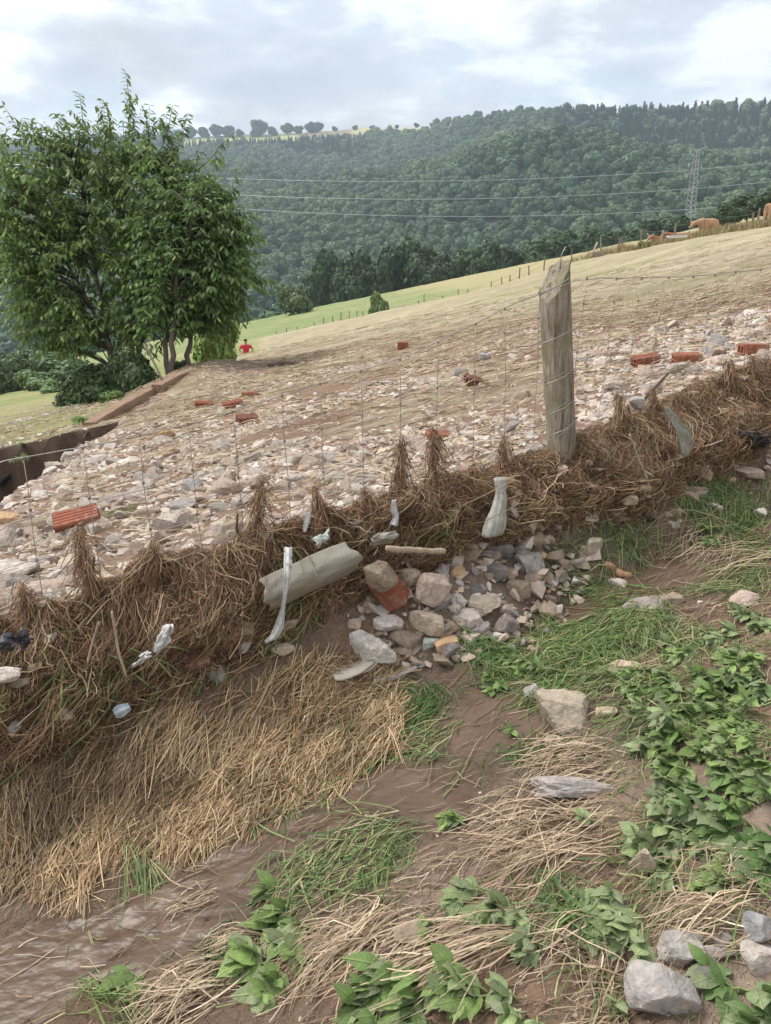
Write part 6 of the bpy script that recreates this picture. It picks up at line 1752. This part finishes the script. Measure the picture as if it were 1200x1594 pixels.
# ------------------------------------------------------------------ figures
def skin(name, nodes, edges, parent, mat, colour, sub=2, root=0):
    me = bpy.data.meshes.new(name)
    me.from_pydata([n[0] for n in nodes], edges, [])
    o = bpy.data.objects.new(name, me); COL.objects.link(o)
    o.parent = parent; o.color = (*colour, 1)
    md = o.modifiers.new('skin', 'SKIN'); md.use_smooth_shade = True
    sv = me.skin_vertices[0].data if me.skin_vertices else None
    if sv is None:
        bm = bmesh.new(); bm.from_mesh(me); bm.verts.layers.skin.verify(); bm.to_mesh(me); bm.free(); sv = me.skin_vertices[0].data
    for k, n in enumerate(nodes):
        r = n[1]; sv[k].radius = (r, r) if not isinstance(r, tuple) else r
        sv[k].use_root = (k == root)
    s = o.modifiers.new('sub', 'SUBSURF'); s.levels = sub; s.render_levels = sub
    me.materials.append(mat)
    return o
def person():
    p = at_z(384, 566, 40.0)
    g0 = ground(p.x, p.y)
    root = empty('person', (p.x, p.y, g0), 0.0)
    tag(root, 'person in a red shirt and dark shorts standing hands on hips in the field', 'person')
    SK = (0.42, 0.25, 0.17)
    N = [((0, 0, .95), .12), ((0, 0, 1.15), .125), ((0, 0, 1.36), (.15, .11)), ((0, 0, 1.47), .06), ((0, 0, 1.56), .065), ((0, -.005, 1.64), .10), ((0, 0, 1.73), .075),
         ((-.19, 0, 1.40), .055), ((-.37, .06, 1.20), .042), ((-.20, -.03, 1.02), .034), ((-.15, -.07, 1.0), .03),
         ((.19, 0, 1.40), .055), ((.37, .06, 1.20), .042), ((.20, -.03, 1.02), .034), ((.15, -.07, 1.0), .03),
         ((-.10, 0, .88), .09), ((-.12, .01, .48), .062), ((-.13, 0, .08), .042), ((-.14, .13, .03), .035),
         ((.10, 0, .88), .09), ((.12, .01, .48), .062), ((.13, 0, .08), .042), ((.14, .13, .03), .035)]
    E = [(0, 1), (1, 2), (2, 3), (3, 4), (4, 5), (5, 6), (2, 7), (7, 8), (8, 9), (9, 10), (2, 11), (11, 12), (12, 13), (13, 14), (0, 15), (15, 16), (16, 17), (17, 18), (0, 19), (19, 20), (20, 21), (21, 22)]
    skin('body', N, E, root, M['plain'], SK)
    S = [((0, 0, .93), .155), ((0, 0, 1.15), .15), ((0, 0, 1.36), (.185, .14)), ((0, 0, 1.44), .09), ((-.20, 0, 1.40), .08), ((-.31, .04, 1.27), .066), ((.20, 0, 1.40), .08), ((.31, .04, 1.27), .066)]
    skin('shirt', S, [(0, 1), (1, 2), (2, 3), (2, 4), (4, 5), (2, 6), (6, 7)], root, M['plain'], (0.55, 0.03, 0.06))
    skin('shorts', [((0, 0, .92), .15), ((-.105, 0, .84), .115), ((-.12, .01, .52), .095), ((.105, 0, .84), .115), ((.12, .01, .52), .095)], [(0, 1), (1, 2), (0, 3), (3, 4)], root, M['plain'], (0.05, 0.02, 0.03))
    skin('hair', [((0, -.03, 1.62), .09), ((0, -.012, 1.69), .108), ((0, 0, 1.75), .085)], [(0, 1), (1, 2)], root, M['plain'], (0.02, 0.015, 0.012))
    for sg in (-1, 1): skin('shoe', [((sg * .135, -.04, .045), .055), ((sg * .14, .15, .035), .045)], [(0, 1)], root, M['plain'], (0.08, 0.07, 0.06))
person()
def cow(label, px, py, Z, rz, colour, lying=False, head=0.0):
    p = at_z(px, py, Z); g0 = ground(p.x, p.y)
    root = empty('cow', (p.x, p.y, g0), rz)
    tag(root, label, 'cow')
    dz = -0.55 if lying else 0
    N = [((0, 0, 1.05 + dz), (.34, .30)), ((.55, 0, 1.0 + dz), (.36, .34)), ((.95, 0, 1.05 + dz), (.30, .30)), ((-.55, 0, 1.08 + dz), (.33, .30)), ((-.85, 0, 1.12 + dz), (.24, .24)),
         ((1.3, 0.1 * head, 1.2 + dz - .25 * abs(head)), .18), ((1.55, 0.25 * head, 1.25 + dz - .35 * abs(head)), .14), ((1.85, .4 * head, 1.05 + dz - .45 * abs(head)), .09),
         ((-1.02, 0, 1.2 + dz), .05), ((-1.12, .0, .85 + dz), .03), ((-1.18, -.1, .45 + dz * .7), .045)]
    E = [(0, 1), (1, 2), (0, 3), (3, 4), (2, 5), (5, 6), (6, 7), (4, 8), (8, 9), (9, 10)]
    for (x, y, hub, bend) in ((.75, .2, 1, -.02), (.75, -.2, 1, -.02), (-.72, .2, 3, -.14), (-.72, -.2, 3, -.14)):
        b = len(N)
        if lying: N += [((x, y * 1.7, .25), .13), ((x + .3, y * 1.8, .12), .07), ((x + .05, y * 2, .06), .05)]
        else: N += [((x, y, .72), .13 if hub == 1 else .17), ((x + bend, y, .42), .075), ((x + bend * .3, y, .08), .055)]
        E += [(hub, b), (b, b + 1), (b + 1, b + 2)]
    skin('body', N, E, root, M['plain'], colour)
    hx, hy, hz = 1.55, .25 * head, 1.32 + dz - .35 * abs(head)
    hb = Bag()
    for sg in (-1, 1): hb.tube([(hx, hy + sg * .1, hz), (hx + .02, hy + sg * .26, hz + .05), (hx + .06, hy + sg * .32, hz + .18)], [.03, .022, .008], 6)
    obj('horns', hb.mesh('horns', M['plain'], True), root, color=(0.55, 0.5, 0.4))
    eb = Bag()
    for sg in (-1, 1): eb.box((hx - .02, hy + sg * .2, hz - .05), (.06, .2, .1))
    obj('ears', eb.mesh('ears', M['plain']), root, color=colour)
    skin('muzzle', [((1.86, .4 * head, 1.05 + dz - .45 * abs(head)), .085), ((1.95, .43 * head, .98 + dz - .45 * abs(head)), .07)], [(0, 1)], root, M['plain'], (0.62, 0.45, 0.34))
cow('tan horned cow turned to the camera beside the pylon foot', 1104, 350, 53, R(218), (0.46, 0.275, 0.155), False, -0.7)
cow('reddish cow lying down left of the tan horned cow', 1066, 355, 54, R(195), (0.36, 0.16, 0.085), True)
cow('reddish cow lying behind the white board leftmost of the herd', 1036, 360, 54, R(215), (0.38, 0.18, 0.095), True)
cow('orange tan cow cut by the right picture edge', 1210, 333, 50, R(20), (0.47, 0.28, 0.155))

# ------------------------------------------------------------------ fences, bank and boards along the crest
def far_fence(label, pts, hgt, r, wires, colour, lean=0.06, seed=1):
    """pts: (px, py of the foot, Z)"""
    g = np.random.default_rng(seed)
    L = []
    for (px, py, Z) in pts:
        q = at_z(px, py, Z); L.append(np.array([q.x, q.y, ground(q.x, q.y)]))
    root = empty('field_fence', L[len(L) // 2]); o = np.array(root.location)
    tag(root, label, 'fence')
    tops = []
    for a in L:
        h = hgt * g.uniform(0.8, 1.25)
        t = a + np.array([g.normal(0, lean) * h, 0, h]); tops.append(t)
        obj('post', Bag().tube(np.stack([a - [0, 0, .2], (a + t) / 2, t]) - o, [r, r * .95, r * .8], 6).mesh('post', M['wood']), root, color=tuple(np.array(colour) * g.uniform(.7, 1.3)))
    if wires:
        for f in (0.9, 0.5):
            P = np.array([a + (t - a) * f for a, t in zip(L, tops)]) - o
            obj('wire', Bag().tube(P, 0.008, 4).mesh('wire', M['metal']), root, color=(0.25, 0.23, 0.2))
far_fence('row of short grey posts along the lower edge of the green field', [(432, 505, 66), (446, 503, 65), (462, 502, 64), (476, 500, 63), (490, 498, 62), (503, 498, 61.5), (518, 496, 61), (530, 495, 60.5), (543, 494, 60), (556, 493, 60), (566, 490, 60), (590, 489, 60), (604, 486, 60), (630, 480, 62), (652, 476, 64)], 0.85, 0.05, True, (0.28, 0.25, 0.20), 0.08, 3)
far_fence('thin line of posts climbing behind the crest left of the big post', [(660, 474, 66), (690, 466, 66), (713, 456, 64), (728, 452, 64), (764, 446, 62), (782, 440, 61), (794, 437, 60), (808, 433, 60), (824, 428, 59), (846, 423, 58)], 1.0, 0.055, True, (0.26, 0.22, 0.17), 0.05, 4)
far_fence('old posts of the fence on the right hand crest below the cows', [(936, 395, 54), (962, 390, 54), (968, 392, 53.5), (996, 383, 53), (1028, 380, 51), (1050, 370, 52), (1094, 370, 50), (1170, 357, 48), (1177, 356, 48.2), (1200, 350, 48)], 1.15, 0.07, True, (0.30, 0.24, 0.18), 0.07, 5)
def board(label, px, py, Z, dims, rot, colour, name='board'):
    q = at_z(px, py, Z); g0 = ground(q.x, q.y)
    b = Bag().box((0, 0, 0), dims)
    b.box((0, 0, -dims[2] / 2 - 0.05), (dims[0] * .9, dims[1] * .8, 0.1))
    tag(obj(name, b.mesh(name, M['plain']), None, (q.x, q.y, max(q.z, g0 + dims[2])), rot, colour), label, 'board')
board('brown low trough on the crest right of the post top', 932, 396, 50, (1.05, 0.5, 0.25), (0, 0, 0.1), (0.28, 0.21, 0.165), 'trough')
board('white board lying on the crest before the lying cows', 1054, 367, 49, (1.3, 0.35, 0.05), (0, -0.04, 0.1), (0.72, 0.72, 0.70))
stick('slanting pale plank standing on the low trough', [(922, 394), (926, 384), (930, 378)], 0.06, (0.45, 0.42, 0.38), -38.0)
def tall_grass():
    g = np.random.default_rng(44)
    N = 9000
    pts = np.array([(690, 470), (760, 445), (850, 420), (900, 402), (940, 394), (985, 385), (1028, 377), (1080, 372), (1120, 366), (1170, 356), (1230, 345)], float)
    wt_ = np.array([0.15, .2, .25, .5, .8, 1.2, 1.5, 1.5, 1.5, 1.5, 1.5])
    Zs = np.array([62, 60, 57, 54, 53, 52.5, 51, 50, 49.5, 48, 47.5])
    gx = np.array([at_z(a, b, z)[0] for (a, b), z in zip(pts, Zs)]); gy = np.array([at_z(a, b, z)[1] for (a, b), z in zip(pts, Zs)])
    u = g.uniform(0, len(pts) - 1, N)
    keep = g.random(N) < np.interp(u, np.arange(len(pts)), wt_) / 1.5
    u = u[keep]; N = len(u)
    x = np.interp(u, np.arange(len(pts)), gx); y = np.interp(u, np.arange(len(pts)), gy) + g.normal(0, 0.55, N)
    h = g.uniform(0.25, 0.75, N) * np.interp(u, np.arange(len(pts)), [.5, .6, .6, .8, .9, 1, 1.1, 1, 1, 1, 1]) * (0.7 + 0.5 * vn2(x, y * 2, 3))
    t = np.linspace(0, 1, 4)
    P = np.stack([x[:, None] + (g.normal(0.05, .25, N) * h)[:, None] * t ** 2, y[:, None] + (g.normal(0, .2, N) * h)[:, None] * t ** 2, H(x, y)[:, None] - 0.05 + h[:, None] * t], -1)
    C = pal(g, N, [(0.45, 0.36, 0.20), (0.36, 0.27, 0.15), (0.28, 0.24, 0.11), (0.18, 0.20, 0.075)], (3, 2.5, 2, 1))
    V, F, CC = ribbons(P, g.uniform(0.02, 0.05, N), C, g, taper=(1, .2))
    tag(obj('tall_dry_grass', Bag().add(V, F, None, CC).mesh('tall_dry_grass', M['strand'])), 'tall dry grass on the bank along the crest fence', 'tall grass', kind='stuff')
tall_grass()
place_tree(1003, 372, 51.5, 22, 'bramble_bush', 'small bright green bramble on the crest bank', (0.15, 0.2, 0.05), cat='bush', k=2, low=0)

# ------------------------------------------------------------------ pylon and power lines
def pylon():
    top = at_z(1085, 232, 262); g0 = ground(top.x, top.y)
    root = empty('electricity_pylon', (top.x, top.y, g0), 0.5)
    tag(root, 'grey steel lattice electricity pylon behind the cows', 'pylon')
    h = top.z - g0; hw = lambda z: 2.3 * (1 - z / h) ** 1.0 + 0.55
    cor = [(1, 1), (-1, 1), (-1, -1), (1, -1)]
    for (a, b) in cor:
        zs = np.linspace(-0.5, h, 6)
        obj('tower_leg', Bag().tube([(a * hw(z), b * hw(z), z) for z in zs], 0.14, 4).mesh('tower_leg', M['metal']), root, color=(0.42, 0.43, 0.44))
    br = Bag(); z = 0; k = 0
    while z < h - 1:
        z2 = min(h, z + max(1.4, hw(z) * 1.5))
        for j in range(4):
            (a, b), (c, d) = cor[j], cor[(j + 1) % 4]
            br.tube([(a * hw(z), b * hw(z), z), (c * hw(z2), d * hw(z2), z2)], 0.075, 4); br.tube([(c * hw(z), d * hw(z), z), (a * hw(z2), b * hw(z2), z2)], 0.075, 4)
        z = z2
    bo = obj('lattice_bracing', br.mesh('lattice_bracing', M['metal']), root, color=(0.45, 0.46, 0.47))
    ends = []
    for q, zz_ in enumerate((h - 0.6, h - 4.6, h - 8.2)):
        for sg in (-1, 1):
            l = 3.1 + 0.5 * (q == 2)
            b = Bag()
            tip = (sg * l, 0, zz_)
            for yy in (-.5, .5): b.tube([(sg * .5, yy, zz_ + .5), tip], 0.08, 4); b.tube([(sg * .5, yy, zz_ - .5), tip], 0.08, 4)
            obj('cross_arm', b.mesh('cross_arm', M['metal']), root, color=(0.48, 0.49, 0.5))
            ib = Bag().tube([(sg * l, 0, zz_), (sg * l, 0, zz_ - .4), (sg * l, 0, zz_ - 1.0)], [.10, .18, .12], 8)
            obj('insulator', ib.mesh('insulator', M['plain']), root, color=(0.65, 0.66, 0.66))
            ends.append((sg, q, Matrix.Translation(root.location) @ Matrix.Rotation(0.5, 4, 'Z') @ Vector((sg * l, 0, zz_ - 1.0))))
    n = 0
    for (sg, q, e) in ends:
        e = Vector(e)
        a = at_z(250, 330 + 40 * q + (14 if sg > 0 else 0), 420); b = at_z(1500, 190 + 34 * q + (8 if sg > 0 else 0), 330)
        P = []
        for (s0, s1, sag) in ((a, e, 5.0), (e, b, 2.0)):
            for u in np.linspace(0, 1, 18)[(0 if s0 is a else 1):]:
                w = s0.lerp(s1, u); P.append((w.x, w.y, w.z - sag * 4 * u * (1 - u)))
        P = np.array(P); org = P[17].copy()
        tag(obj('power_line', Bag().tube(P - org, 0.03, 4).mesh('power_line', M['metal']), None, org, None, (0.22, 0.23, 0.24)), 'thin wire running from a pylon arm across the valley', 'power line', 'wires carried by the pylon')
pylon()
for k, (lab, pts) in enumerate([('topmost thick power line crossing the wooded hillside', [(340, 277), (600, 283), (900, 275), (1200, 254)]),
                                ('middle thick power line crossing the wooded hillside', [(370, 303), (640, 312), (1000, 297), (1200, 284)]),
                                ('lowest thick power line crossing the wooded hillside', [(390, 326), (720, 338), (1000, 329), (1200, 317)])]):
    co = np.polyfit([p[0] for p in pts], [p[1] for p in pts], 2)
    X = np.linspace(-300, 1500, 60)
    for w in (0,):
        P = np.array([at_z(x, np.polyval(co, x), 190 - 0.02 * (x - 600)) for x in X]); org = P[30].copy()
        tag(obj('power_line', Bag().tube(P - org, 0.066, 5).mesh('power_line', M['metal']), None, org, None, (0.46, 0.48, 0.50)), lab, 'power line')
